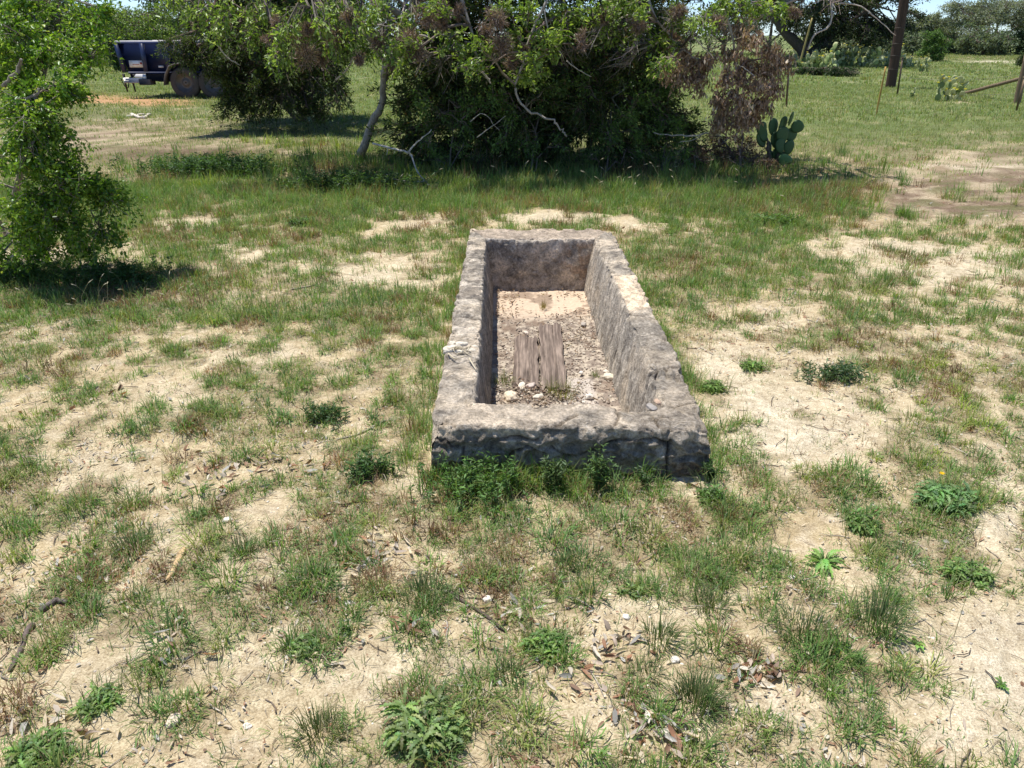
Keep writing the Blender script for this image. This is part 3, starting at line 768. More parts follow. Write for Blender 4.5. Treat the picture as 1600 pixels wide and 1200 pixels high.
        if k == 0:
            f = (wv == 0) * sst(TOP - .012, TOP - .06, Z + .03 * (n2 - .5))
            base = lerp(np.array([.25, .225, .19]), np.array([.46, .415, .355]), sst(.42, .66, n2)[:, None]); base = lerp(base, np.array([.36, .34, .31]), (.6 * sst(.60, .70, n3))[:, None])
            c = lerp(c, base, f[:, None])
            reg((wv != 0) * sst(.45, .38, X) * sst(.3, .55, n1), (.64, .55, .44), .6)
            reg(np.exp(-((X + .28) / .035) ** 2 - ((Z - .17) / .03) ** 2) * (wv == 0), (.03, .028, .025), .8)
            reg(np.exp(-((X - .655) / .03) ** 2 - ((Z - .16) / .05) ** 2) * (Y < 2.72), (.50, .47, .42), .7)
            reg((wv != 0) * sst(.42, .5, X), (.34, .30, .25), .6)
        if k == 1:
            ed = sst(3.93, 4.02, Y + .08 * (n2 - .5) - .5 * (X - .66)) * sst(4.66, 4.55, Y + .08 * (n2 - .5))
            reg(ed * (~isin), (.96, .79, .59), .97); reg(ed * isin * sst(.02, .12, Z), (.66, .58, .48), .6)
            reg((~isin) * sst(3.95, 3.8, Y) * sst(.35, .6, n1), (.32, .28, .23), .5)
        if k == 3:
            for y0, hw in ((3.70, .06), (4.46, .05), (4.10, .05), (5.0, .05)): reg((~isin) * np.exp(-((Y - y0 + .2 * (n2 - .5)) / hw) ** 4), (.74, .67, .57), .75)
            reg((~isin) * np.exp(-((Y - 4.28) / .12) ** 4), (.22, .20, .18), .6)
        if k == 2:
            reg(isin * sst(.5, .6, n5) * sst(.3, .5, X), rust, .7); reg(isin * sst(TOP - .05, TOP - .01, Z + .04 * (n2 - .5)), chalk, .7); reg(isin * sst(-.04, -.09, Z), (.46, .42, .38), .6)
            reg((~isin) , (.52, .42, .33), .5)
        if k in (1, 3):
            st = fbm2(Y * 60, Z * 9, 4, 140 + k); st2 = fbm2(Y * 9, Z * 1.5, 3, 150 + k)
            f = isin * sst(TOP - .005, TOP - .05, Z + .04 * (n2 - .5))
            b = lerp(np.array([.32, .295, .265]) * (1 if k == 1 else .55), np.array([.58, .54, .48]) * (1 if k == 1 else .5), sst(.36, .64, .6 * st + .4 * st2)[:, None]); b = lerp(b, np.array([.42, .35, .27]), (.5 * sst(.5, .7, n1))[:, None])  # left inner face gets its shade as a darker colour
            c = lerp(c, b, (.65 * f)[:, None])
        c = lerp(c, np.array([.48, .44, .39]), (.5 * chip)[:, None]); c = lerp(c, np.array([.07, .055, .045]), (.75 * crk)[:, None])
        c = lerp(c, np.array([.30, .24, .17]), (.5 * (wv == 0) * sst(.06, -.01, Z + .04 * (n2 - .5)))[:, None])
        ii = (np.arange(n)[:, None] * M + np.arange(M - 1)[None]).ravel()
        F = np.stack([ii, ii + M, ii + M + 1, ii + 1], -1)
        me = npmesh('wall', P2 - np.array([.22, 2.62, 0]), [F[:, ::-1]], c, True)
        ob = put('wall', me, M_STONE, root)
        ob['label'] = {'near': 'dark cracked near wall with a pale flat top', 'right': 'right wall with a smooth cream section', 'far': 'short far wall with chalky streaks', 'left': 'left wall with pale mortar joints'}[names[k]]
    # floor of silt and gravel inside
    xs = np.linspace(-.24, .68, 120); ys = np.linspace(2.74, 5.74, 360); X, Y = np.meshgrid(xs, ys); x, y = X.ravel(), Y.ravel()
    sandy = sst(4.85, 5.1, y + .25 * (fbm2(x * 6, y * 6, 3, 161) - .5) + .05 * x)
    z = -.155 + (fbm2(x * 5, y * 5, 3, 163) - .5) * .03 + (fbm2(x * 60, y * 60, 2, 167) - .5) * .010 * (1 - sandy)
    c = lerp(np.array([.25, .20, .16]), np.array([.48, .41, .32]), sst(.4, .65, fbm2(x * 40, y * 40, 3, 171))[:, None])
    c = lerp(c, np.array([.58, .455, .335]), sandy[:, None])
    dk = sst(.58, .68, fbm2(x * 5, y * 5, 4, 175)) * .7; c = lerp(c, np.array([.20, .14, .10]), dk[:, None])
    # flat mortar slab by the right near corner
    sl = sst(.25, .28, x) * sst(.46, .43, x) * sst(3.45, 3.5, y) * sst(3.95, 3.9, y); c = lerp(c, np.array([.50, .44, .38]), sl[:, None])
    nx = len(xs); i = (np.arange(len(ys) - 1)[:, None] * nx + np.arange(nx - 1)[None]).ravel()
    me = npmesh('floor', np.stack([x - .22, y - 2.62, z], -1), [np.stack([i, i + 1, i + nx + 1, i + nx], -1)], c, True)
    put('floor', me, M_ROCK, root)
    return lambda a, b: -.155 + (fbm2(np.asarray(a, float) * 5, np.asarray(b, float) * 5, 3, 163) - .5) * .03
floor_z = build_trough()

# gravel and litter on the trough floor
g = Geo(); n = 5200
x = RNG.uniform(IX0 + .06, IX1 - .05, n); y = RNG.uniform(3.0, 5.1, n); ok = RNG.random(n) < sst(5.1, 4.5, y + .3 * (fbm2(x * 6, y * 6, 3, 161) - .5)) ** .7; x, y = x[ok], y[ok]; n = len(x)
pebbles(g, np.stack([x, y, floor_z(x, y) + .004], -1), .0018 + .0075 * RNG.random(n) ** 3.2, [(.54, .46, .37), (.68, .61, .50), (.44, .35, .27), (.36, .29, .23), (.24, .19, .15), (.48, .41, .33)], .6)
tag(g.build('trough_gravel', M_ROCK), 'pale broken gravel covering the floor inside the stone trough', 'gravel', kind='stuff')
g = Geo()
for (cx, cy, rx, ry, cnt) in ((-.04, 5.3, .09, .22, 120), (-.05, 4.95, .07, .08, 50), (.42, 5.42, .12, .06, 60), (.40, 4.9, .12, .1, 60), (.38, 4.55, .13, .12, 110), (.22, 3.9, .25, .4, 90), (.02, 3.6, .12, .1, 60), (.28, 3.62, .12, .05, 50), (.50, 4.85, .06, .3, 50)):
    x = np.clip(RNG.normal(cx, rx, cnt), IX0 + .05, IX1 - .05); y = np.clip(RNG.normal(cy, ry, cnt), 2.95, 5.52)
    litter(g, x, y, floor_z(x, y) + .008 + .01 * RNG.random(cnt), RNG.uniform(.015, .045, cnt), RNG.uniform(.005, .012, cnt), [(.20, .12, .08), (.14, .09, .06), (.30, .19, .12), (.40, .32, .24), (.24, .17, .12)], .4, .3)
tag(g.build('trough_leaf_litter', M_DRY), 'dark brown dead leaves gathered on the floor of the trough', 'fallen leaves', kind='stuff')

g = Geo(); n = 520; x = RNG.normal(.13, .13, n); y = 3.72 + RNG.normal(0, .07, n); ok = (x > IX0 + .05) & (x < IX1 - .08); x, y = x[ok], y[ok]; n = len(x)
pebbles(g, np.stack([x, y, floor_z(x, y) + .014 + .010 * RNG.random(n)], -1), .002 + .010 * RNG.random(n) ** 3, [(.50, .42, .33), (.30, .23, .18), (.66, .58, .47), (.22, .17, .13)], .6)
litter(g, x[::4], y[::4], floor_z(x[::4], y[::4]) + .026, RNG.uniform(.012, .035, len(x[::4])), RNG.uniform(.004, .010, len(x[::4])), [(.20, .13, .09), (.36, .28, .20), (.14, .10, .07)])
tag(g.build('board_end_debris', M_ROCK), 'brown debris and crumbs heaped over the near ends of the boards in the trough', 'debris', kind='stuff')
# two old boards
def board(px0, py0, px1, py1, wdt, lab, seed, th=.020):
    a = G(px0, py0, -.125); b = G(px1, py1, -.125)
    L = np.linalg.norm((b - a)[:2]); ang = math.atan2(b[1] - a[1], b[0] - a[0]) - math.pi / 2
    nx, ny = 28, 90
    g = Geo(); s = np.linspace(-.5, .5, nx); t = np.linspace(0, 1, ny)
    S, T = np.meshgrid(s, t); S = S.ravel(); T = T.ravel()
    edge = (noise2(T * 14, S * 0 + np.sign(S) * 3, seed) - .5) * .012 * np.abs(S) * 2
    endj = (noise2(S * 9, T * 0 + seed, seed + 3) - .5) * .07 * (np.abs(T - .5) * 2) ** 6
    x = S * wdt + np.sign(S) * edge; y = T * L + endj * np.sign(T - .5)
    gr = fbm2(S * 26 + .6 * noise2(T * 3, S * 4, seed), T * 2.2, 4, seed + 7)
    z = (gr - .5) * .012 - .006 * (np.abs(S) * 2) ** 8 - .012 * np.exp(-((S - .12) / .02) ** 2) * sst(.3, .5, noise2(T * 5, T * 0, seed + 9))
    cc = lerp(np.array([.145, .11, .09]), np.array([.275, .215, .175]), sst(.34, .62, gr)[:, None]); cc = cc * (1 + (fbm2(S * 6, T * 8, 3, seed + 20) - .5)[:, None] * .6)
    for (hx, hy) in ((-.25, .86), (.05, .93), (.2, .3), (-.3, .45)):
        k = np.exp(-(((S - hx) * wdt) ** 2 + ((T - hy) * L) ** 2) / .004 ** 2); cc = lerp(cc, np.array([.03, .025, .02]), k[:, None]); z = z - .008 * k
    i = (np.arange(ny - 1)[:, None] * nx + np.arange(nx - 1)[None]).ravel()
    g.add(np.stack([x, y, z + th], -1), [np.stack([i, i + 1, i + nx + 1, i + nx], -1)], cc)
    per = np.concatenate([np.arange(nx), np.arange(1, ny) * nx + nx - 1, (ny - 1) * nx + np.arange(nx - 2, -1, -1), np.arange(ny - 2, 0, -1) * nx])
    top = np.stack([x, y, z + th], -1)[per]; bot = top.copy(); bot[:, 2] = -.01
    m = len(per); j = np.arange(m)
    g.add(np.vstack([top, bot]), [np.stack([j, j + m, (j + 1) % m + m, (j + 1) % m], -1)], np.vstack([cc[per] * .75, cc[per] * .5]))
    o = g.build('wooden_board', M_WOOD, None, False)
    o.location = (a[0], a[1], -.148); o.rotation_euler = (RNG.normal(0, .008), RNG.normal(0, .02), ang)
    tag(o, lab, 'board', 'old boards lying in the trough')
board(822, 603, 822, 524, .140, 'shorter cracked grey brown board on the left inside the trough', 301)
board(866, 606, 859, 508, .138, 'longer split grey brown board on the right inside the trough, with rounded far end', 317, .022)

# rocks
RV, RF = icosub(3)
def rock(p, s, lab, group, seed, col=(.68, .60, .48), flat=.6, name='rock', mat=None):
    V = RV * (1 + (fbm3(RV + seed * 3.7, 1.3, 3, seed) - .5)[:, None] * .9) * (1 + (fbm3(RV + seed, 6, 2, seed + 5) - .5)[:, None] * .16)
    V = V * np.array(s)[None]
    q = np.array([.0, .0, 1.]); cut = -.45 * s[2]; V[:, 2] = np.maximum(V[:, 2], cut)
    c = np.array(col)[None] * (.75 + .5 * fbm3(RV + seed, 2.5, 3, seed + 9))[:, None]
    me = npmesh(name, V, [RF], c, True); o = put(name, me, mat or M_ROCK)
    o.location = (p[0], p[1], p[2] + .30 * s[2]); o.rotation_euler = (0, 0, seed * 1.3)
    return tag(o, lab, 'rock', group)
ST = 'loose stones inside the trough'
k = 400
for (px, py, sx, sy, sz, lab, col) in (
    (798, 622, .045, .032, .028, 'large cream stone in the near left corner inside the trough', (.74, .63, .48)),
    (815, 607, .042, .026, .022, 'long pale stone behind the large cream stone in the near left corner inside the trough', (.80, .72, .58)),
    (765, 611, .016, .014, .012, 'tiny pale stone touching the left wall at the near end inside the trough', (.76, .68, .56)),
    (829, 606, .034, .026, .020, 'pinkish flat stone lying at the near end of the shorter board', (.60, .50, .44)),
    (841, 623, .030, .022, .020, 'round cream stone against the near wall between the two boards', (.78, .70, .58)),
    (922, 621, .024, .018, .016, 'round white stone near the near wall, right of the longer board', (.82, .77, .68)),
    (912, 629, .011, .010, .009, 'tiny white pebble beside the round white stone by the near wall', (.80, .74, .64)),
    (952, 591, .034, .024, .024, 'cream stone by the right wall inside the trough', (.80, .71, .55)),
    (947, 582, .020, .014, .012, 'small flat stone behind the cream stone by the right wall', (.74, .66, .54)),
    (822, 521, .022, .014, .012, 'small pale stone at the far end of the shorter board', (.72, .62, .52)),
    (912, 507, .026, .018, .010, 'grey stone lying on the far gravel right of the longer board', (.44, .39, .34)),
    (908, 583, .014, .012, .010, 'small white stone on the gravel right of the longer board', (.80, .75, .66))):
    p = G(px, py, -.145); rock(p, (sx, sy, sz), lab, ST, k, col); k += 7
WP = 'broken limestone pieces on the left wall of the trough'
for (px, py, sx, sy, sz, lab) in (
    (703, 549, .030, .022, .016, 'largest chalky piece at the outer edge of the rubble on the left wall'),
    (721, 541, .026, .018, .014, 'chalky piece at the middle of the rubble on the left wall'),
    (718, 552, .018, .014, .010, 'small chalky chip at the near side of the rubble on the left wall'),
    (735, 549, .020, .014, .010, 'chalky piece at the inner edge of the rubble on the left wall'),
    (708, 538, .016, .014, .010, 'small chalky chip at the far side of the rubble on the left wall'),
    (742, 543, .015, .009, .008, 'thin chalky sliver at the far inner side of the rubble on the left wall')):
    p = G(px, py, TOP - .006); rock(p, (sx * 1.35, sy * 1.3, sz * 1.2), lab, WP, k, (.66, .60, .49)); k += 7
rock(G(1018, 637, TOP - .022), (.026, .018, .009), 'grey stone chip on top of the near right corner of the trough', None, k, (.36, .33, .30)); k += 7
rock(G(1028, 629, TOP - .022), (.022, .014, .009), 'reddish stone chip on top of the near right corner of the trough', None, k, (.50, .36, .26)); k += 7
g = Geo(); o0 = G(722, 548, TOP)
for _ in range(12):
    q = o0 + np.array([RNG.uniform(-.045, .035), RNG.uniform(-.05, .04), .012]); a_ = RNG.uniform(0, 6.28); P_ = [q]
    for k_ in range(4):
        a_ += RNG.normal(0, .7); P_.append(P_[-1] + np.array([math.cos(a_) * .014, math.sin(a_) * .014, RNG.normal(0, .006)]))
    P_ = np.array(P_); P_[:, 2] = np.clip(P_[:, 2], TOP + .008, TOP + .035); limb(g, P_, .0028, .0015, np.array([.60, .52, .38]), 4, 0, 3)
limb(g, [G(733, 560, TOP + .01), G(738, 568, TOP + .015), G(744, 578, TOP + .006)], .0045, .003, np.array([.66, .58, .44]), 5, 0)
limb(g, [G(700, 552, TOP + .01), G(712, 560, TOP + .02), G(728, 556, TOP + .02)], .004, .002, np.array([.66, .58, .44]), 5, 0)
o = g.build('dried_roots', M_DRY, None, False, o0); o.location = o0; tag(o, 'tangle of pale dried roots lying on the left wall of the trough', 'dried roots')
GP = 'loose limestone rocks on the sand'
for (px, py, s, lab, col) in (
    (272, 1126, .022, 'rounded pinkish rock in the sand near the bottom left of the photograph', (.70, .58, .46)),
    (356, 818, .018, 'pale rock in the sand left of the trough, beyond the cut piece of wood', (.72, .66, .56)),
    (545, 944, .013, 'small white rock just left of the dark stick on the ground', (.78, .74, .66)),
    (762, 935, .015, 'pale chip right beside the dark stick below the trough', (.76, .72, .64)),
    (1054, 1040, .013, 'pale pebble between grass tufts right of centre', (.76, .70, .60)),
    (385, 1130, .012, 'small pale rock right of the rounded pinkish rock', (.74, .68, .58)),
    (978, 972, .012, 'small white pebble among grass below the trough', (.76, .72, .64)),
    (1236, 913, .012, 'pale pebble lying near the feathery weed', (.74, .70, .60))):
    p = G(px, py); p[2] = ground_z(p[0], p[1]) ; rock(p, (s, s * .8, s * .6), lab, GP, k, col); k += 7
for (px, py, s, lab) in ((345, 292, .16, 'flat pale stone in the grass in front of the left juniper'), (253, 285, .07, 'small pale stone in the shade behind the green shrub')):
    p = G(px, py); p[2] = ground_z(p[0], p[1]); rock(p, (s, s * .6, s * .25), lab, None, k, (.74, .70, .60)); k += 7

# ------------------------------------------------------------------ sticks and wood bits on the ground
def stick(pts, r0, r1, col, name, lab, cat='stick', sides=7, wob=.002):
    P = np.array([G(a, b) for a, b in pts]); P[:, 2] = ground_z(P[:, 0], P[:, 1]) + r0 * .8
    g = Geo(); limb(g, P, r0, r1, np.array(col), sides, wob)
    o = g.build(name, M_BARK, None, True, P[0]); o.location = P[0]
    return tag(o, lab, cat)
stick([(14, 1046), (30, 1015), (38, 990), (48, 970)], .006, .010, (.16, .125, .11), 'fallen_branch', 'crooked dark broken branch piece on sand at the lower left', 'branch')
stick([(62, 950), (78, 941), (90, 936), (102, 940)], .010, .007, (.17, .14, .13), 'fallen_branch', 'short dark knob of branch beyond the crooked one at the lower left', 'branch')
stick([(700, 925), (745, 952), (790, 982)], .0065, .0045, (.11, .085, .07), 'stick', 'straight dark stick lying between grass tufts below the trough')
stick([(262, 1032), (285, 1037), (310, 1028), (332, 1024)], .0035, .002, (.33, .27, .21), 'stick', 'thin curved tan stick near the bottom left')
stick([(525, 685), (560, 676), (602, 658)], .006, .004, (.40, .34, .27), 'stick', 'pale grey stick in the grass left of the trough')
stick([(455, 455), (490, 446), (505, 442)], .006, .004, (.42, .35, .27), 'stick', 'pale stick in the grass far left of the trough')
g = Geo(); a = G(262, 916); b = G(292, 866); a[2] = ground_z(*a[:2]) + .006; b[2] = ground_z(*b[:2]) + .008
t = np.linspace(0, 1, 9); L = lerp(a, b, t[:, None]) + np.array([.004, 0, 0]) * np.sin(t * 6)[:, None]
dv = unit(b - a); sv = np.array([dv[1], -dv[0], 0]); wd = np.interp(t, [0, .15, .6, .9, 1], [.002, .008, .012, .011, .004])
V = np.concatenate([L - sv * wd[:, None], L + sv * wd[:, None], L + sv * wd[:, None] * .7 + [0, 0, .007], L - sv * wd[:, None] * .7 + [0, 0, .009]])
i = np.arange(8); F = np.concatenate([np.stack([i + q * 9, i + 1 + q * 9, i + 1 + ((q + 1) % 4) * 9, i + ((q + 1) % 4) * 9], -1) for q in range(4)])
g.add(V, [F], np.array([.62, .44, .24])); o = g.build('wood_splinter', M_WOOD, None, False, a); o.location = a
tag(o, 'tan split piece of wood lying on bare sand at left', 'wood piece')
# bleached sticks on the dirt near the trailer
for kk, (pts, lab) in enumerate((([(200, 184), (214, 181), (232, 180)], 'longest bleached stick on the dirt in front of the trailer'),
                                 ([(206, 180), (218, 185), (226, 185)], 'bleached stick crossing the longest one in front of the trailer'),
                                 ([(226, 186), (232, 181), (236, 180)], 'short bleached stick at the right end of the pile in front of the trailer'))):
    o = stick(pts, .035, .02, (.66, .60, .50), 'bleached_stick', lab, 'stick', 6, .01); o['group'] = 'bleached sticks on the dirt by the trailer'

# ------------------------------------------------------------------ weeds
def lobed(g, P, ang, L, W, col, up=.35, droop=.9, lobes=5, depth=.62):
    """pinnately lobed leaves lying out from a crown; N leaves"""
    n = len(P); K = lobes * 2 + 2
    d = np.stack([np.cos(ang), np.sin(ang), 0 * ang], -1); s = np.stack([-np.sin(ang), np.cos(ang), 0 * ang], -1)
    V = np.zeros((n, K, 3, 3)); e0 = up
    pos = P.copy(); el = np.full(n, 0.) + e0 + RNG.normal(0, .15, n)
    for k in range(K):
        t = k / (K - 1); wd = W * math.sin(math.pi * min(1, .12 + t * .88)) ** .7 * (1 if k % 2 else 1 - depth)
        if k == K - 1: wd = W * .02
        off = (L / K * .45) if k % 2 else 0 * L
        V[:, k, 1] = pos
        V[:, k, 0] = pos - s * wd[:, None] + d * off[:, None] + np.array([0, 0, 1.]) * (wd * .35)[:, None]
        V[:, k, 2] = pos + s * wd[:, None] + d * off[:, None] + np.array([0, 0, 1.]) * (wd * .35)[:, None]
        pos = pos + (d * np.cos(el)[:, None] + np.array([0, 0, 1.]) * np.sin(el)[:, None]) * (L / (K - 1))[:, None]
        el = el - droop / K * 1.6
    i = np.arange(n)[:, None] * (K * 3); q = []
    for k in range(K - 1):
        a = k * 3; q.append(i + np.array([[a, a + 1, a + 4, a + 3]])); q.append(i + np.array([[a + 1, a + 2, a + 5, a + 4]]))
    g.add(V.reshape(-1, 3), [np.concatenate(q)], np.repeat(col, K * 3, axis=0))

def rosette(px, py, rad, hgt, n, lab, col=(.075, .150, .045), W=.010, name='leafy_weed', cat='weed', group='dark leafy weeds growing in the sand', flower=None, lobes=5, heads=1):
    p = G(px, py); p[2] = ground_z(p[0], p[1])
    o = empty(name, p, 0, lab, cat, group); g = Geo()
    fine = name in ('leafy_weed', 'flowering_weed'); R0 = rad; W = W * .62
    if fine: heads = heads * 5 + 3; n = int(n * .5)
    for h in range(heads):
        rr_ = R0 * .75 * math.sqrt(h / heads); aa_ = h * 2.4 + RNG.normal(0, .3)
        c = np.array([rr_ * math.cos(aa_), rr_ * math.sin(aa_), 0]) if h else np.zeros(3)
        if fine: rad = R0 * RNG.uniform(.30, .62); 
        ang = RNG.uniform(0, 6.283, n); L = rad * RNG.uniform(.45, 1.15, n)
        P = np.stack([np.cos(ang), np.sin(ang), 0 * ang], -1) * rad * .10 * RNG.random((n, 1)); P[:, 2] = hgt * RNG.uniform(.2, .55) * RNG.random(n) ** 1.6; P = P + c; tint = RNG.uniform(.75, 1.35)
        lobed(g, P, ang, L, W * RNG.uniform(.7, 1.2, n), vary(n, np.array(col) * tint, .25, .10), up=.75, droop=1.1, lobes=lobes)
    if fine:
        m = 60; an = RNG.uniform(0, 6.283, m); q = R0 * np.sqrt(RNG.random(m)) * 1.1
        blades(g, np.stack([np.cos(an) * q, np.sin(an) * q, 0 * an], -1), an + RNG.normal(0, .6, m), hgt * RNG.uniform(.5, 1.5, m), np.full(m, .0022), RNG.uniform(.2, 1.2, m), vary(m, (.14, .19, .065), .25))
    g.build('leaves', M_WEED, o); rad = R0
    s = Geo(); m = 5; an = RNG.uniform(0, 6.28, m); st = []
    a = np.zeros((m, 3)); a[:, 2] = -.01; b = np.stack([np.cos(an) * rad * .15, np.sin(an) * rad * .15, np.full(m, hgt * .5)], -1)
    tubes(s, np.stack([a, (a + b) / 2, b], 1), np.tile([.002, .0018, .0012], (m, 1)), np.array([.14, .16, .07]), 4); s.build('stem', M_LEAF, o)
    if flower:
        for (fx, fy, fz) in flower:
            f = Geo(); aa = np.arange(12) * 6.283 / 12; P = np.tile([fx, fy, fz], (12, 1)).astype(float)
            leaves(f, P, np.stack([np.cos(aa), np.sin(aa), .3 + 0 * aa], -1), np.full(12, .012), np.full(12, .006), vary(12, (.80, .55, .03), .08)); f.build('flower', M_LEAF, o)
    return o
DG = (.165, .265, .068); BG = (.195, .275, .092)
rosette(672, 1150, .105, .09, 60, 'largest dark green leafy weed at the bottom edge of the photograph', BG, .012, heads=4)
rosette(855, 1010, .072, .07, 50, 'dark leafy weed right of centre below the dark stick', DG, .008, heads=3)
rosette(158, 1100, .062, .05, 44, 'dark leafy weed near the bottom left corner', DG, .008, heads=2)
rosette(310, 806, .042, .05, 30, 'small dark leafy weed beyond the tan split wood', DG, .007, heads=2)
rosette(1345, 828, .075, .07, 44, 'dark leafy weed just beyond the feathery weed at right', (.15, .24, .065), .008, heads=3)
rosette(1515, 903, .080, .06, 50, 'broad dark leafy weed at the right below the flowering weed', (.16, .25, .075), .009, heads=3)
rosette(1175, 575, .075, .06, 44, 'dark leafy weed on the sand right of the trough', DG, .009, heads=2)
rosette(1110, 780, .055, .10, 40, 'upright dark weed at the near right corner of the trough', (.12, .22, .055), .009, heads=2)
rosette(1115, 610, .075, .09, 50, 'leafy weed pushed against the right wall of the trough', DG, .008, heads=3)
rosette(1480, 790, .110, .10, 50, 'sprawling blue green weed with one yellow flower at right', (.16, .27, .10), .014, 'flowering_weed', 'weed', None, [(-.02, .05, .10)], 6, 4)
rosette(1286, 884, .085, .08, 26, 'feathery bright green weed on the sand right of centre', (.19, .34, .09), .014, 'feathery_weed', 'weed', None, None, 6, 1)
rosette(60, 1185, .08, .05, 44, 'dark leafy weed cut by the bottom left edge of the photograph', DG, .009, heads=2)
rosette(985, 930, .05, .04, 30, 'low leafy weed among grass below the middle of the trough', BG, .007, heads=2)
rosette(478, 1015, .055, .05, 34, 'leafy weed on the sand left of centre', BG, .008, heads=2)
rosette(470, 350, .13, .12, 44, 'leafy weed in the grass far left behind the trough', (.12, .21, .06), .015, heads=2)
rosette(1430, 1015, .03, .01, 12, 'flat bright green seedling on the sand at lower right', (.17, .30, .07), .010, 'seedling', 'weed', None, None, 2)
rosette(1563, 1075, .03, .01, 12, 'flat bright green seedling near the right edge', (.17, .30, .07), .010, 'seedling', 'weed', None, None, 2)
rosette(780, 905, .05, .04, 30, 'low leafy weed just above the dark stick', BG, .007, heads=2)

def herb(px, py, rx, ry, n, hgt, lab, col, name='bushy_weed', leaf=.022):
    """many-stemmed herb with small lance leaves"""
    p = G(px, py); p[2] = ground_z(p[0], p[1]); o = empty(name, p, 0, lab, 'weed', 'bushy weeds around the trough')
    bx = RNG.normal(0, rx * .5, n); by = RNG.normal(0, ry * .5, n)
    ok = ~in_trough(bx + p[0], by + p[1], .012); ok[0] = True; bx, by = bx[ok], by[ok]; n = len(bx)
    b = np.stack([bx, by, ground_z(bx + p[0], by + p[1]) - p[2]], -1)
    if n < 45: b = b * .12
    an = RNG.uniform(0, 6.283, n); le = RNG.uniform(.05, .5, n); H = hgt * RNG.uniform(.5, 1.1, n)
    D = np.stack([np.cos(an) * np.sin(le), np.sin(an) * np.sin(le), np.cos(le)], -1)
    K = np.stack([b + D * H[:, None] * t + np.array([0, 0, -.12]) * H[:, None] * t * t for t in (0, .33, .66, 1)], 1)
    wx = K[:, :, 0] + p[0]; wy = K[:, :, 1] + p[1]; bad = in_trough(wx, wy, .008) & (K[:, :, 2] < TOP + .01)
    K[:, :, 1] = np.where(bad & (wy < 4), np.minimum(K[:, :, 1], TY0 - .012 - p[1]), K[:, :, 1])
    s = Geo(); tubes(s, K, np.tile([.0018, .0015, .0012, .0007], (n, 1)), vary(n, (.16, .17, .07), .1), 3, False); s.build('stem', M_LEAF, o)
    m = 16; idx = np.repeat(np.arange(n), m); t = RNG.uniform(.12, 1, len(idx)); seg = np.minimum((t * 3).astype(int), 2); f = t * 3 - seg
    P = K[idx, seg] * (1 - f[:, None]) + K[idx, seg + 1] * f[:, None]
    a2 = RNG.uniform(0, 6.283, len(idx)); dd = np.stack([np.cos(a2), np.sin(a2), RNG.uniform(-.2, .9, len(idx))], -1)
    g = Geo(); L = leaf * RNG.uniform(.6, 1.3, len(idx)); leaves(g, P, dd, L, L * .28, vary(len(idx), col, .22)); g.build('leaves', M_WEED, o)
herb(742, 768, .17, .13, 150, .15, 'thick green leafy weed covering the near left corner of the trough', (.12, .225, .055))
herb(935, 765, .07, .05, 40, .20, 'slender green weed standing at the middle of the near wall of the trough', (.12, .20, .065))
herb(862, 765, .12, .07, 44, .15, 'mixed low green weed against the near wall of the trough', (.100, .160, .055))
herb(1008, 762, .03, .02, 9, .12, 'thin single weed on sand before the near right part of the trough', (.095, .16, .06))
herb(1108, 752, .06, .05, 22, .09, 'small weed at the foot of the near right corner of the trough', (.08, .14, .045))
herb(575, 745, .10, .06, 60, .10, 'green leafy weed on the ground left of the near corner of the trough', (.085, .165, .05))
herb(520, 655, .10, .06, 50, .09, 'green weed patch in the grass farther left of the trough', (.085, .155, .05))
herb(1300, 590, .16, .08, 70, .10, 'spreading green weed on the sandy slope right of the trough', (.085, .145, .06), leaf=.026)
herb(330, 275, .8, .30, 420, .28, 'broad leafy undergrowth in front of the left juniper', (.075, .15, .045), leaf=.05)
herb(560, 300, .7, .25, 300, .25, 'broad leafy undergrowth in front of the lichen covered trunk', (.085, .15, .045), leaf=.05)
herb(175, 440, .35, .25, 200, .14, 'low leafy undergrowth in the shade under the green shrub', (.085, .16, .045), leaf=.03)
herb(30, 435, .30, .22, 130, .14, 'low leafy undergrowth at the left edge under the green shrub', (.085, .16, .045), leaf=.03)
herb(1215, 350, .25, .15, 60, .12, 'yellow green weed in the grass right of the far end of the trough', (.14, .24, .06), leaf=.035)
# grassy tufts inside the trough
def tuft(px, py, z, rad, h, n, lab, col, wid=.0022, lean=(.3, 1.3)):
    p = G(px, py, z); a = RNG.uniform(0, 6.283, n); r = rad * np.sqrt(RNG.random(n)); g = Geo()
    P = np.stack([np.cos(a) * r, np.sin(a) * r, 0 * a], -1); le = np.clip(RNG.uniform(*lean, n) * (.4 + r / rad), .05, 1.5)
    c = vary(n, col, .2); dry = RNG.random(n) < .25; c[dry] = STRAW * .9
    blades(g, P, a + RNG.normal(0, .5, n), h * RNG.uniform(.5, 1.1, n), np.full(n, wid), le, c)
    o = g.build('grass_tuft', M_GRASS); o.location = p
    tag(o, lab, 'grass tuft', 'grass tufts growing inside the trough'); return o
tuft(787, 600, -.15, .05, .09, 90, 'grass tuft inside the trough beside the shorter board and the left wall', (.14, .17, .05))
tuft(880, 618, -.15, .06, .10, 130, 'grass tuft over the near end of the longer board in the trough', (.16, .17, .06))
tuft(862, 612, -.13, .03, .11, 30, 'thin grass tuft between the two boards at their near end', (.17, .20, .06))
tuft(848, 482, -.15, .025, .07, 60, 'small upright tuft on the sandy far part of the trough floor', (.28, .22, .08), lean=(.1, .5))
tuft(931, 589, -.15, .02, .05, 40, 'small green tuft on the gravel near the right wall of the trough', (.12, .17, .05))
tuft(956, 566, -.15, .025, .06, 50, 'dark tuft against the right wall inside the trough', (.14, .13, .05))

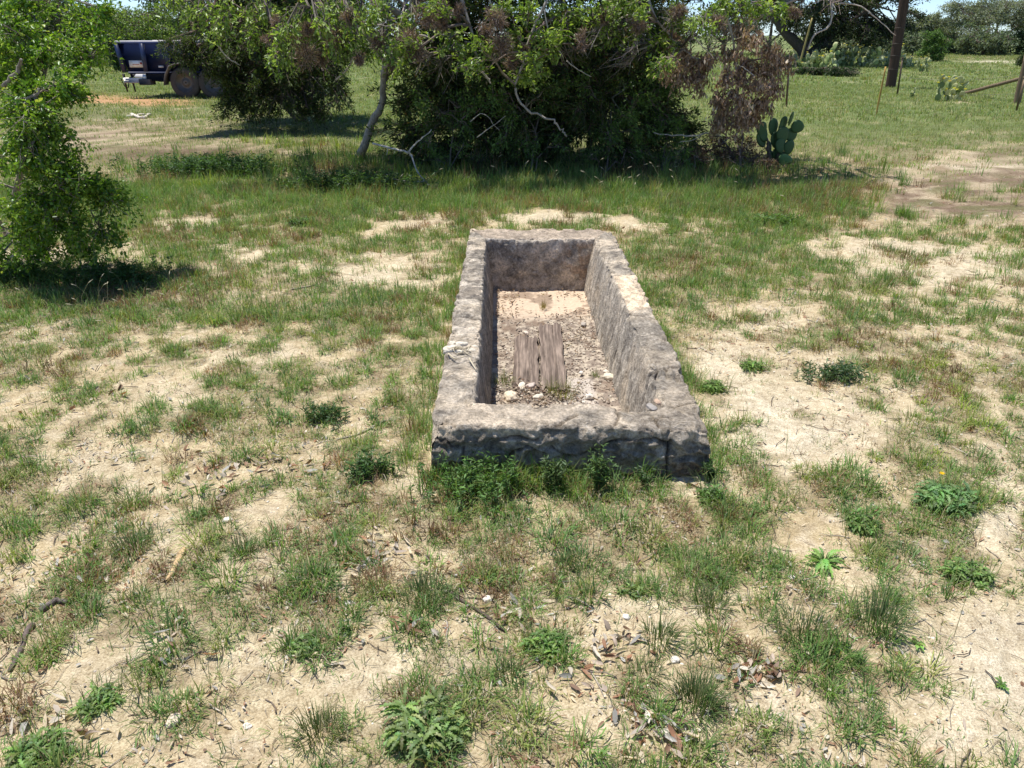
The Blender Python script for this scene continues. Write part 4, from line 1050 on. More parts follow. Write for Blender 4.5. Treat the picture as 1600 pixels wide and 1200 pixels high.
# larger single grass tufts
def bigtuft(px, py, rad, h, n, lab, col):
    p = G(px, py); p[2] = ground_z(p[0], p[1]) - .005; a = RNG.uniform(0, 6.283, n); r = rad * np.sqrt(RNG.random(n)); g = Geo()
    P = np.stack([np.cos(a) * r, np.sin(a) * r, 0 * a], -1)
    blades(g, P, a + RNG.normal(0, .5, n), h * RNG.uniform(.4, 1.15, n), np.full(n, .0024), np.clip(RNG.uniform(.1, 1.1, n) * (.4 + r / rad), .05, 1.6), vary(n, col, .22))
    m = max(6, n // 20); a = RNG.uniform(0, 6.28, m)
    blades(g, np.zeros((m, 3)), a, h * RNG.uniform(1.2, 1.8, m), np.full(m, .0012), RNG.uniform(.3, 1.0, m), vary(m, (.20, .19, .10), .2))
    o = g.build('grass_tuft', M_GRASS); o.location = p
    return tag(o, lab, 'grass tuft', 'single grass tufts in the open sand')
bigtuft(1368, 985, .06, .12, 240, 'tallest spiky grass tuft on the sand at lower right', (.105, .165, .065))
bigtuft(1085, 1105, .055, .10, 260, 'dense rounded grass tuft at the bottom right of centre', (.115, .165, .060))
bigtuft(1030, 1010, .05, .08, 170, 'green tuft left of and beyond the dense rounded tuft', (.115, .170, .055))
bigtuft(500, 1150, .06, .08, 220, 'thin leaved tuft near the bottom between the two largest leafy weeds', (.125, .165, .060))
bigtuft(660, 935, .07, .08, 260, 'wide tuft just left of the dark stick', (.115, .165, .065))
bigtuft(210, 860, .06, .07, 200, 'round green tuft left of the tan split wood', (.110, .165, .055))
bigtuft(385, 868, .055, .055, 170, 'low spreading tuft right of the tan split wood', (.125, .165, .065))
bigtuft(1255, 1000, .08, .08, 260, 'broad loose tuft right of the dense rounded tuft', (.110, .165, .060))
bigtuft(1110, 955, .06, .07, 170, 'mixed tuft beyond the dense rounded tuft', (.13, .17, .065))
bigtuft(800, 1060, .04, .06, 130, 'small fan of grass beyond the largest leafy weed', (.11, .165, .055))
bigtuft(880, 890, .05, .06, 150, 'small tuft on the sand below the middle of the trough', (.12, .17, .06))
bigtuft(1010, 1060, .045, .05, 110, 'low tuft just left of the dense rounded tuft', (.12, .16, .07))

# ------------------------------------------------------------------ trees
def along(P, t):
    """sample polylines P (N,K,3) at t (N,)"""
    K = P.shape[1]; s = np.clip(t * (K - 1), 0, K - 1.001); i = s.astype(int); f = (s - i)[:, None]; r = np.arange(len(P))
    return P[r, i] * (1 - f) + P[r, i + 1] * f

def foliage(gb, gl, hub, C, Rad, ntw, nlf, leaf, wr, pal, bark=(.20, .17, .14), droop=-.1, twr=.006, style='leaf', outward=.6, gap=.0):
    """blobs: centres C (M,3), radii Rad (M,3). hub: points (H,3) the branches start from.
       gb bark Geo, gl leaf Geo."""
    C = np.asarray(C, float); M = len(C); Rad = np.broadcast_to(np.asarray(Rad, float), (M, 3)); hub = np.asarray(hub, float)
    # branch from the nearest hub point to each blob centre
    dist = np.linalg.norm(C[:, None] - hub[None], axis=2) + RNG.random((M, len(hub))) * .3
    H = hub[np.argmin(dist, 1)]
    ln = np.linalg.norm(C - H, axis=1)[:, None]
    K = 6; T = np.linspace(0, 1, K); B = H[:, None] * (1 - T[None, :, None]) + C[:, None] * T[None, :, None]
    B[:, 1:-1] += RNG.normal(0, .07, (M, K - 2, 3)) * ln[:, None] ; B[:, :, 2] += (np.sin(T * np.pi) * .08)[None] * ln
    rb = (twr * 1.2 + .012 * ln) * np.linspace(1, .45, K)[None]
    tubes(gb, B, rb, vary(M, bark, .2), 5, False)
    # twigs
    idx = np.repeat(np.arange(M), ntw); n = len(idx)
    st = along(B[idx], RNG.uniform(.55, 1.0, n))
    u3 = unit(RNG.normal(size=(n, 3))) * RNG.random((n, 1)) ** (1 / 2.2)
    if gap > 0: pass
    en = C[idx] + u3 * Rad[idx]
    md = (st + en) / 2 + RNG.normal(0, .10, (n, 3)) * np.linalg.norm(en - st, axis=1)[:, None]
    en[:, 2] += droop * np.linalg.norm(en - st, axis=1)
    TW = np.stack([st, md, en], 1)
    tubes(gb, TW, np.full((n, 1), twr) * np.array([[1, .7, .35]]), vary(n, bark, .2), 3, False)
    li = np.repeat(np.arange(n), nlf); m = len(li); t = RNG.uniform(.35, 1.05, m)
    P = along(TW[li], t); ax = unit(en - md)[li]
    tone = RNG.random(n) ** 1.2
    col = lerp(np.array(pal[0]), np.array(pal[1]), tone[li][:, None]) * (1 + RNG.normal(0, .15, (m, 1)))
    if len(pal) > 2: k = RNG.random(m) < .08; col[k] = pal[2]
    if style == 'leaf':
        P = P + RNG.normal(0, leaf * .5, (m, 3)); D = ax * outward + RNG.normal(0, .6, (m, 3)) + np.array([0, 0, droop])
    elif style == 'hang':
        P = P + RNG.normal(0, leaf * .5, (m, 3)); D = RNG.normal(0, .45, (m, 3)) + np.array([0, 0, -1.])
    else:
        P = P + RNG.normal(0, leaf * .35, (m, 3)); D = ax * 1.0 + RNG.normal(0, .5, (m, 3)) + np.array([0, 0, .25])
    L = leaf * RNG.uniform(.6, 1.3, m); leaves(gl, P, D, L, L * wr * RNG.uniform(.75, 1.25, m), np.clip(col, .008, .9))

def shell(c, r, n, zmin=None, inner=.35, seed=0, low=-.9):
    """blob centres spread over an ellipsoid volume, denser near its skin"""
    u = unit(RNG.normal(size=(n * 2, 3))); u = u[u[:, 2] > low][:n]
    k = (inner + (1 - inner) * RNG.random(len(u)) ** .6)[:, None]
    P = np.array(c) + u * k * np.array(r) * (1 + .18 * RNG.normal(size=(len(u), 1)))
    if zmin is not None: P[:, 2] = np.maximum(P[:, 2], zmin + .1 * RNG.random(len(P)))
    return P

CEDAR = [(.030, .058, .018), (.150, .215, .060), (.16, .11, .05)]
OAKP = [(.075, .145, .028), (.22, .34, .075), (.34, .42, .14)]
BARKJ = (.17, .135, .11); BARKO = (.33, .30, .26)

def tree(name, label, cat, base, trunks, parts, group=None, barkc=BARKO, trunk_r=(.1, .04), extra=None, crown_mat=None, dead=None):
    """trunks: list of polylines (world).  parts: list of dicts for foliage()"""
    o = empty(name, base, 0, label, cat, group); gb = Geo(); hubs = []
    for k, tr in enumerate(trunks):
        pts, r0, r1 = tr; L = limb(gb, np.array(pts, float), r0, r1, np.array(barkc), 8, .012); hubs.append(L[len(L) // 3:])
    hubs = np.concatenate(hubs)
    groups = {}
    for p in parts:
        p = dict(p); nm = p.pop('part', 'crown'); mt = p.pop('mat', M_LEAF)
        if nm not in groups: groups[nm] = (Geo(), mt)
        foliage(gb, groups[nm][0], p.pop('hub', hubs), **p)
    if extra: extra(o, gb)
    gb.build('trunk', M_BARK, o, True, base)
    for nm, (gl, mt) in groups.items(): gl.build(nm, mt, o, False, base)
    return o

# --- big dark juniper in the middle
b = G(840, 250)
c0 = np.array([.40, 11.3, 1.9])
def opengap(C):
    u_, v_ = proj(C[:, 0], C[:, 1], C[:, 2]); return C[~((u_ > 530) & (u_ < 612) & (v_ > 82) & (v_ < 190))]
C = np.vstack([shell(c0, (2.15, 1.7, 2.0), 150, .35, .45), shell(c0 - [0, 0, .7], (2.0, .9, 1.1), 60, .2, .05), np.array([R(px, py, RNG.uniform(10.2, 10.9)) for px in range(620, 1075, 38) for py in (110, 150, 190, 228)]) + RNG.normal(0, .08, (48, 3))])
C = opengap(C)
low = np.array([R(px, py, Y) for px, py, Y in ((640, 215, 10.4), (680, 190, 10.0), (700, 235, 10.2), (740, 150, 9.9), (760, 220, 10.0), (800, 190, 9.8), (820, 240, 9.9), (860, 160, 9.8), (880, 230, 9.9), (920, 200, 9.9), (940, 150, 10), (960, 235, 10), (1000, 190, 10.1),
                (1030, 160, 10.3), (1040, 215, 10.3), (1070, 190, 10.6), (990, 120, 10.2), (650, 140, 10.3), (630, 170, 10.6), (700, 120, 10.2), (780, 120, 10), (850, 110, 9.9), (920, 110, 10), (1050, 130, 10.4), (1075, 215, 10.6), (1015, 235, 10.1), (905, 170, 9.8), (665, 245, 10.2), (725, 200, 10))])
tree('juniper_tree', 'broad dark juniper with foliage down to the grass right behind the trough', 'tree', b,
     [([b, b + [.1, .2, .9], b + [-.2, .4, 2.0], b + [.1, .5, 3.2]], .14, .05), ([b + [.2, .2, 0], b + [.8, .3, .9], b + [1.3, .3, 2.0]], .10, .03),
      ([b + [-.2, .2, 0], b + [-.8, .2, .8], b + [-1.3, .5, 2.0]], .10, .03), ([b + [0, .1, .3], b + [.5, -.2, .9], b + [.9, -.4, 1.4]], .06, .02)],
     [dict(C=C, Rad=(.42, .42, .36), ntw=22, nlf=20, leaf=.075, wr=.28, pal=CEDAR, style='spray', droop=-.05, part='crown', mat=M_CEDAR, bark=BARKJ),
      dict(C=low, Rad=(.30, .24, .26), ntw=34, nlf=26, leaf=.055, wr=.28, pal=CEDAR, style='spray', droop=-.1, part='crown', mat=M_CEDAR, bark=BARKJ)], barkc=BARKJ)
# --- juniper to the left
b = G(470, 190)
C = np.vstack([shell(np.array([b[0] - .05, b[1] + .3, 2.05]), (1.55, 1.3, 1.75), 120, .5, .3), np.array([R(px, py, RNG.uniform(13.8, 14.8)) for px in range(362, 555, 32) for py in (20, 60, 100, 145)]) + RNG.normal(0, .1, (28, 3))])
C = opengap(C)
low = np.array([R(px, py, Y) for px, py, Y in ((262, 72, 13.6), (283, 92, 13.6), (300, 66, 13.7), (318, 92, 13.7), (306, 84, 13.8), (348, 92, 13.8), (352, 118, 13.9), (362, 138, 13.9), (368, 155, 14), (330, 104, 13.8), (358, 120, 14), (380, 170, 14), (420, 180, 14), (460, 170, 13.8), (500, 180, 13.9), (400, 130, 13.8), (450, 120, 13.8), (520, 120, 14), (350, 175, 14.2), (370, 95, 14), (480, 80, 14), (300, 40, 14.4), (335, 60, 14.3), (305, 10, 14.2))])
tree('juniper_tree', 'second dark juniper, left of the gap in the trees and partly hiding the trailer', 'tree', b,
     [([b, b + [-.2, .1, .8], b + [.0, .3, 1.8], b + [-.1, .3, 2.8]], .12, .04), ([b, b + [-.7, .1, .8], b + [-1.2, .2, 1.8]], .08, .03), ([b, b + [.4, 0, .7], b + [.6, .1, 1.6]], .07, .03)],
     [dict(C=C, Rad=(.42, .42, .34), ntw=24, nlf=20, leaf=.085, wr=.27, pal=CEDAR, style='spray', part='crown', mat=M_CEDAR, bark=BARKJ),
      dict(C=low, Rad=(.30, .26, .24), ntw=30, nlf=22, leaf=.065, wr=.28, pal=[(.028, .054, .016), (.115, .165, .042)], style='spray', part='crown', mat=M_CEDAR, bark=BARKJ)], barkc=BARKJ)

# --- oak whose branches hang in front of the junipers
b = G(560, 247); b[2] = ground_z(b[0], b[1])
def Rs(L): return np.array([R(*q) for q in L])
spine = [b, R(570, 226, 10.9), R(582, 190, 10.8), R(596, 165, 10.7), R(599, 128, 10.6), R(601, 106, 10.5), R(616, 86, 10.4), R(635, 30, 10.2), R(660, -40, 9.9)]
t2 = [R(660, -40, 9.9), R(760, -90, 9.7), R(880, -70, 9.6), R(1000, -60, 9.5), R(1110, -30, 9.4), R(1180, 30, 9.4)]
t3 = [R(635, 30, 10.2), R(560, -20, 9.7), R(470, -50, 9.6), R(380, -30, 9.6), R(320, -10, 9.7)]
t4 = [R(880, -70, 9.6), R(860, -10, 9.2), R(835, 40, 9.1), R(820, 90, 9.0), R(805, 140, 9.0), R(825, 172, 9.0), R(858, 186, 9.0), R(876, 200, 9.0), R(885, 214, 9.0)]
t5 = [R(1110, -30, 9.4), R(1140, 40, 9.3), R(1150, 100, 9.3), R(1152, 150, 9.3), R(1165, 185, 9.3)]
t6 = [R(1000, -60, 9.5), R(1020, 20, 9.4), R(1060, 70, 9.4), R(1100, 100, 9.4)]
t7 = [R(700, -60, 9.7), R(735, 40, 9.5), R(748, 100, 9.5), R(765, 130, 9.5)]
t8 = [R(1180, 30, 9.4), R(1230, 5, 9.6), R(1300, -20, 9.8), R(1390, -30, 10)]
gl_pts = [(545, 70), (600, 80), (520, 88), (560, 45), (615, 60), (500, 40), (570, 80), (440, 55), (470, 25), (455, 85), (410, 20), (390, 60), (350, 15), (310, 25), (600, 15), (580, 35), (270, 5), (530, 15), (830, 15), (850, 55), (870, 20), (815, 60), (835, 95), (815, 120), (875, 50), (905, 20), (720, 85), (735, 105), (745, 65), (700, 60),
          (925, 25), (960, 12), (1000, 25), (1040, 65), (1030, 100), (1000, 50), (1110, 20), (1160, 15), (1190, 10), (1100, 45), (1220, 15), (860, 80), (950, 60), (620, 110), (640, 45), (680, 5), (480, 60), (345, 50), (780, 10), (1130, 8), (560, 5), (1060, 25), (990, 5), (845, 115), (430, 90)]
GC = np.array([R(px, py, RNG.uniform(8.7, 9.5)) for px, py in gl_pts])
br_pts = [(1045, 105), (1065, 120), (1090, 125), (1075, 100), (1110, 95), (1140, 85), (1170, 95), (1195, 105), (1215, 110), (1230, 100), (1190, 130), (1210, 135), (1160, 120), (1120, 160), (1140, 150), (1160, 160), (1185, 160), (1125, 185), (1150, 185), (1180, 180), (1195, 165), (1100, 105), (1180, 60), (1160, 45), (1050, 60), (1120, 195), (1135, 120), (1205, 85), (1070, 80), (1165, 190)]
BC = np.array([R(px, py, RNG.uniform(9.0, 9.6)) for px, py in br_pts])
tw_pts = [(1080, 50), (1110, 70), (960, 40), (930, 60), (980, 80), (1000, 70), (900, 80), (1140, 20), (690, 110), (660, 90), (560, 60), (1050, 30), (880, 30), (1210, 20), (1250, 5), (1300, 5), (500, 50), (540, 35), (620, 60), (960, 100), (1130, 60)]
TC = np.array([R(px, py, RNG.uniform(9.0, 9.9)) for px, py in tw_pts])
upper = np.array([[RNG.uniform(-4.2, 3.5), RNG.uniform(9.8, 12.2), RNG.uniform(2.35, 4.3)] for _ in range(95)])
def moss(o, gb):
    for (px, py, s) in ((470, 78, .24), (500, 92, .14), (520, 60, .16), (560, 92, .12), (590, 70, .12), (640, 55, .17), (662, 30, .18), (690, 12, .15), (655, 78, .14), (785, 70, .18), (775, 30, .16), (800, 95, .12), (760, 50, .13), (690, 40, .12), (910, 62, .12), (940, 30, .12), (1000, 40, .12),
                        (1060, 20, .14), (1120, 35, .12), (420, 60, .10), (545, 25, .14), (610, 100, .08), (820, 80, .10), (720, 20, .12), (480, 45, .12), (1240, 20, .10), (430, 35, .09)):
        c = R(px, py, RNG.uniform(8.7, 9.3)); n = 620; s *= 1.1; u3 = unit(RNG.normal(size=(n, 3))) * RNG.uniform(.6, 1.25, 3); g = Geo()
        sub = RNG.normal(0, s * .22, (5, 3)); leaves(g, c + sub[RNG.integers(0, 5, n)] + u3 * s * .35 * RNG.random((n, 1)), u3 + RNG.normal(0, .9, (n, 3)), s * RNG.uniform(.18, .55, n), np.full(n, .0065), vary(n, (.25, .18, .15), .4))
        g.build('ball_moss', M_DRY, o, False, b)
    # bare pale twigs
    for L, r0, r1 in (([R(760, -20, 9.2), R(775, 30, 9.2), R(800, 65, 9.2)], .012, .005), ([R(525, 125, 9.4), R(545, 105, 9.4), R(555, 80, 9.4), R(565, 50, 9.4)], .012, .006), ([R(540, 55, 9.4), R(575, 38, 9.4), R(610, 40, 9.4)], .010, .006),
                      ([R(642, 60, 9.3), R(652, 82, 9.3), R(657, 98, 9.3), R(650, 118, 9.3)], .012, .004), ([R(745, 105, 9), R(760, 120, 9), R(768, 130, 9)], .014, .008), ([R(655, 55, 9.3), R(668, 58, 9.3), R(675, 66, 9.3)], .014, .010),
                      ([R(1085, 60, 9.2), R(1100, 75, 9.2), R(1118, 92, 9.2)], .008, .003), ([R(1180, 120, 9.2), R(1165, 108, 9.2), R(1150, 100, 9.2)], .008, .003), ([R(885, 95, 9.1), R(905, 110, 9.1), R(925, 120, 9.1)], .007, .003),
                      ([R(1262, 78, 9.6), R(1272, 55, 9.6), R(1295, 40, 9.7), R(1300, 10, 9.8), R(1302, -30, 9.9)], .010, .014), ([R(1310, 5, 9.8), R(1345, 10, 9.8), R(1375, 35, 9.8), R(1400, 55, 9.8)], .009, .004), ([R(340, 70, 9.5), R(355, 90, 9.5), R(375, 102, 9.5)], .010, .005),
                      ([R(735, 190, 9.3), R(755, 178, 9.3), R(780, 205, 9.3)], .006, .003), ([R(745, 215, 9.3), R(765, 200, 9.3), R(790, 182, 9.3)], .006, .003), ([R(850, 15, 8.9), R(860, 60, 8.9), R(880, 90, 8.9)], .008, .003)):
        limb(gb, L, r0, r1, np.array([.46, .42, .36]), 5, .006)
oak = tree('oak_tree', 'leaning oak with grey trunk, brown ball moss and dead leaves, in front of the junipers', 'tree', b,
     [(spine, .058, .026), (t2, .04, .018), (t3, .04, .015), (t4, .017, .009), (t5, .018, .005), (t6, .018, .006), (t7, .02, .006), (t8, .02, .007)],
     [dict(C=GC, Rad=(.21, .21, .16), ntw=13, nlf=15, leaf=.054, wr=.46, pal=[(.12, .21, .035), (.34, .46, .11), (.46, .54, .22)], part='crown'),
      dict(C=upper, Rad=(.55, .5, .35), ntw=16, nlf=13, leaf=.085, wr=.5, pal=OAKP, part='crown'),
      dict(C=BC, Rad=(.17, .17, .16), ntw=14, nlf=18, leaf=.058, wr=.38, pal=[(.22, .135, .09), (.52, .37, .27), (.70, .58, .45)], style='hang', part='dead_leaves', mat=M_DRY),
      dict(C=TC, Rad=(.26, .25, .22), ntw=26, nlf=4, leaf=.035, wr=.35, pal=[(.08, .10, .04), (.20, .22, .09), (.3, .22, .14)], part='crown', twr=.005, bark=(.30, .26, .24))], extra=moss)

for (px, py, Y_, w__, lab) in ((700, 215, 9.9, .9, 'leafy green bush low in front of the broad juniper, left of its middle'), (830, 225, 9.8, 1.0, 'leafy green bush low in front of the middle of the broad juniper'), (950, 215, 9.9, .9, 'leafy green bush low in front of the right part of the broad juniper'), (1040, 190, 10.1, .6, 'leafy green bush at the right end of the broad juniper')):
    b_ = R(px, py, Y_); b_[2] = 0; gb = Geo(); g = Geo(); o = empty('understory_bush', b_, 0, lab, 'bush', 'bushes growing up through the broad juniper')
    C = np.array([b_ + [RNG.uniform(-w__ / 2, w__ / 2), RNG.uniform(-.15, .15), RNG.uniform(.15, 1.15)] for _ in range(16)])
    foliage(gb, g, np.array([b_ + [0, 0, .02], b_ + [.05, .1, .5], b_ + [-.1, .1, .7]]), C, (.17, .15, .17), 12, 12, .045, .42, [(.09, .17, .045), (.24, .37, .10)], bark=(.2, .17, .14), twr=.003)
    limb(gb, [b_, b_ + [.03, .06, .3], b_ + [.05, .1, .5], b_ + [-.1, .1, .75]], .014, .006, np.array([.2, .17, .14]), 5)
    gb.build('stem', M_BARK, o, True, b_); g.build('leaves', M_LEAF, o, False, b_)
# fallen / propped dead branches in front of the trees
def deadbranch(paths, lab, col=(.50, .46, .40)):
    g = Geo(); o0 = R(*paths[0][0][0])
    for pts, r0, r1 in paths: limb(g, Rs(pts), r0, r1, np.array(col), 6, .006)
    o = g.build('dead_branch', M_BARK, None, True, o0); o.location = o0; return tag(o, lab, 'branch', 'dead branches at the foot of the trees')
Y = 8.9
deadbranch([([(582, 224, Y), (605, 230, Y), (635, 238, Y), (643, 243, Y)], .013, .011), ([(636, 240, Y), (652, 222, Y), (675, 202, Y)], .011, .005), ([(643, 243, Y), (652, 268, Y - .1), (668, 286, Y - .2), (682, 298, Y - .3), (699, 313, Y - .35)], .010, .004),
            ([(668, 286, Y - .2), (672, 297, Y - .3), (680, 310, Y - .35)], .006, .003), ([(606, 231, Y), (604, 243, Y)], .006, .003), ([(665, 283, Y - .2), (640, 284, Y - .2), (612, 279, Y - .1), (602, 272, Y - .1)], .010, .005)],
           'pale forked dead branch leaning in the grass beneath the oak')
deadbranch([([(1125, 212, 9.8), (1105, 208, 9.8), (1085, 212, 9.8), (1050, 211, 9.9), (1020, 207, 9.9)], .012, .008), ([(1100, 208, 9.8), (1085, 218, 9.8), (1060, 222, 9.8)], .006, .004)], 'horizontal grey dead branch low at the right side of the broad juniper')
# heap of cut brown brush under the dead leaves
b = G(1125, 272); g = Geo(); gb = Geo(); o = empty('brush_pile', b, 0, 'low pile of brown dead brush left of the prickly pear', 'brush pile')
C = np.array([G(px, py) + [0, 0, z] for px, py, z in ((1090, 262, .15), (1120, 262, .2), (1150, 262, .2), (1180, 265, .15), (1200, 270, .1), (1110, 248, .3), (1140, 250, .3), (1165, 252, .25), (1085, 250, .2))])
foliage(gb, g, np.array([b + [0, 0, .05], b + [.3, .2, .05], b + [-.3, .1, .05]]), C, (.26, .24, .16), 22, 15, .045, .3, [(.07, .045, .032), (.24, .14, .09), (.3, .22, .15)], bark=(.2, .16, .13), twr=.004)
gb.build('twigs', M_BARK, o, False, b); g.build('dead_leaves', M_DRY, o, False, b)

# --- green shrub at the left edge
b = G(40, 405)
pts = [(20, 40, 5.6), (60, 70, 5.6), (20, 110, 5.5), (90, 95, 5.5), (70, 130, 5.3), (120, 115, 5.4), (130, 85, 5.5), (105, 150, 5.3), (40, 150, 5.2), (15, 180, 5.2), (65, 185, 5.1), (10, 230, 5.1), (55, 235, 5.0), (95, 215, 5.2), (110, 250, 5.2), (138, 265, 5.2), (80, 275, 5.0), (30, 280, 4.9), (130, 300, 5.1), (158, 305, 5.2), (178, 332, 5.2),
       (100, 320, 5.0), (55, 320, 5.0), (15, 320, 4.9), (20, 355, 5.0), (60, 360, 5.0), (110, 355, 5.1), (140, 368, 5.2), (30, 388, 5.3), (70, 392, 5.3), (0, 395, 5.3), (112, 386, 5.3), (145, 60, 5.7), (150, 25, 5.7), (5, 0, 5.7), (10, 70, 5.5), (-40, 60, 5.5), (-40, 160, 5.3), (-50, 240, 5.3), (-60, 320, 5.3), (-130, 330, 5.5), (-150, 200, 5.6), (-60, 380, 5.4), (-90, 120, 5.5), (-100, 250, 5.5), (40, 100, 5.8), (80, 180, 5.7), (100, 280, 5.7), (30, 260, 5.8), (140, 110, 5.5), (60, 20, 5.8), (0, 140, 5.7), (40, 200, 5.0), (75, 335, 5.0)]
C = Rs(pts)
tree('green_shrub', 'bright green small leaved shrub with pale stems at the left edge', 'shrub', b,
     [([b + [0, .2, 0], b + [-.05, .1, .35], R(40, 240, 5.5), R(60, 160, 5.5), R(70, 90, 5.6)], .030, .008), ([b + [-.1, .2, 0], b + [-.2, .1, .3], R(-10, 200, 5.4), R(-30, 80, 5.6)], .024, .008), ([b, b + [.15, -.1, .25], R(110, 300, 5.3), R(160, 300, 5.3)], .018, .006),
      ([R(5, 135, 5.2), R(25, 112, 5.2), R(32, 95, 5.2)], .014, .010), ([R(20, 165, 5.1), R(42, 157, 5.1), R(60, 140, 5.1)], .010, .006), ([R(110, 170, 5.5), R(150, 80, 5.7), R(152, 10, 5.8)], .008, .004)],
     [dict(C=C + RNG.normal(0, .05, C.shape), Rad=(.20, .22, .14), ntw=25, nlf=19, leaf=.032, wr=.58, pal=[(.075, .17, .022), (.26, .41, .050), (.42, .50, .10)], part='crown', twr=.0028, bark=(.26, .23, .19)), dict(C=C[::2] + RNG.normal(0, .08, C[::2].shape), Rad=(.27, .25, .22), ntw=9, nlf=16, leaf=.027, wr=.55, pal=[(.07, .16, .02), (.22, .36, .045), (.38, .46, .09)], part='crown', twr=.0022, bark=(.26, .23, .19))], barkc=(.24, .215, .18))

# --- background trees on the left
def simpletree(px, py, Y, w_, h_, label, name, pal, cat='tree', nb=40, leaf=.2, ntw=14, nlf=9, lean=0, group=None, low=.25, crown_mat=None, trunk=.16, wr=.4, rad=.28, zc=None, bark=BARKJ):
    b = np.array([(px - 800) / 1200. * (Y * cp + CAMH * sp), Y, 0.0])
    c = b + [0, 0, h_ * (.5 + low / 2) if zc is None else zc]
    rz = h_ * (1 - low) / 2
    C = shell(c, (w_ / 2 * .85, w_ / 2 * .8, rz * .88), nb, None, .35)
    C[:, 2] = np.maximum(C[:, 2], low * h_)
    if low < .05:
        a_ = RNG.uniform(0, 6.283, nb // 2); q_ = w_ * .40 * np.sqrt(RNG.random(nb // 2)); C = np.vstack([C, np.stack([c[0] + np.cos(a_) * q_, c[1] + np.sin(a_) * q_, RNG.uniform(.08, .42, nb // 2) * h_], -1)])
    tr = [([b, b + [lean * .3, 0, h_ * .25], b + [lean, 0, h_ * .55], b + [lean * 1.1, .1, h_ * .8]], trunk, trunk * .3),
          ([b + [lean * .2, 0, h_ * .18], b + [-w_ * .16, 0, h_ * .4], b + [-w_ * .28, 0, h_ * .6]], trunk * .6, trunk * .2), ([b + [lean * .2, 0, h_ * .2], b + [w_ * .14, .2, h_ * .4], b + [w_ * .27, .2, h_ * .62]], trunk * .6, trunk * .2)]
    return tree(name, label, cat, b, tr, [dict(C=C, Rad=(w_ * rad * .62, w_ * rad * .6, h_ * rad * .42), ntw=ntw, nlf=nlf, leaf=leaf, wr=wr, pal=pal, style='leaf', part='crown', mat=crown_mat or M_CEDAR, twr=.012, bark=bark)], group, bark)
DJ = [(.030, .055, .018), (.11, .16, .05)]; LO = [(.07, .10, .05), (.16, .20, .095)]; MQ = [(.10, .17, .04), (.26, .36, .09)]; MG = [(.04, .08, .02), (.12, .20, .05)]
GL = 'trees behind the trailer on the left'
simpletree(-40, 0, 40, 7, 4.6, 'dark tree behind the top of the green shrub at the far left', 'juniper_tree', DJ, group=GL)
simpletree(55, 0, 44, 6.5, 4.4, 'dark rounded tree seen above the green shrub', 'juniper_tree', DJ, group=GL)
simpletree(120, 0, 50, 6.0, 3.4, 'low dark tree with sky above it, right of the green shrub top', 'juniper_tree', DJ, group=GL)
simpletree(182, 0, 47, 5.0, 3.0, 'dark tree standing left of the pale green mesquite', 'juniper_tree', DJ, group=GL)
simpletree(206, 0, 38, 2.6, 2.3, 'mid green bush just behind the front of the trailer', 'green_bush', MG, 'bush', 36, .14, group=None, low=.02)
simpletree(170, 0, 55, 4.5, 3.0, 'mid green tree behind the gap left of the trailer', 'juniper_tree', MG, group=GL, low=.1)
simpletree(248, 0, 33, 3.6, 2.9, 'pale yellow green mesquite tree above the trailer', 'mesquite_tree', MQ, 'tree', 44, .11, 18, 12, low=.2, crown_mat=M_LEAF)
simpletree(320, 0, 40, 6.5, 4.4, 'dark tree rising behind the trailer bed', 'juniper_tree', DJ, group=GL)
simpletree(415, 0, 46, 7.5, 4.0, 'dark tree behind the left juniper', 'juniper_tree', DJ, group=GL)
simpletree(520, 0, 62, 7.5, 4.2, 'dark tree on the field edge seen through the gap between junipers', 'juniper_tree', DJ, group=GL)
simpletree(640, 0, 58, 8, 4.6, 'dark tree on the field edge behind the oak trunk', 'juniper_tree', DJ, group=GL)
# --- live oak standing on the right beyond the cactus patch
b = np.array([(1262 - 800) / 1200. * (44 * cp + .66), 44, 0.])
C = np.vstack([shell(b + [.8, .4, 3.5], (4.6, 3.2, 2.4), 110, 1.15, .3), shell(b + [2.2, 0, 1.6], (2.8, 2.2, .9), 30, .8, .3)])
tree('live_oak_tree', 'large dark live oak with crooked leaning trunk beyond the cactus patch', 'tree', b,
     [([b, b + [-.5, 0, .9], b + [-1.4, 0, 1.6], b + [-2.2, 0, 2.4]], .34, .16), ([b + [-.1, 0, .4], b + [.8, 0, 1.3], b + [1.8, 0, 2.1], b + [3, 0, 2.9]], .24, .08), ([b + [-.3, 0, .8], b + [-.1, 0, 2.0], b + [.3, 0, 3.4]], .2, .08)],
     [dict(C=C, Rad=(.75, .7, .45), ntw=20, nlf=11, leaf=.15, wr=.45, pal=[(.026, .044, .018), (.085, .115, .045)], part='crown', mat=M_CEDAR, twr=.014, bark=(.10, .08, .07))], barkc=(.09, .075, .065))
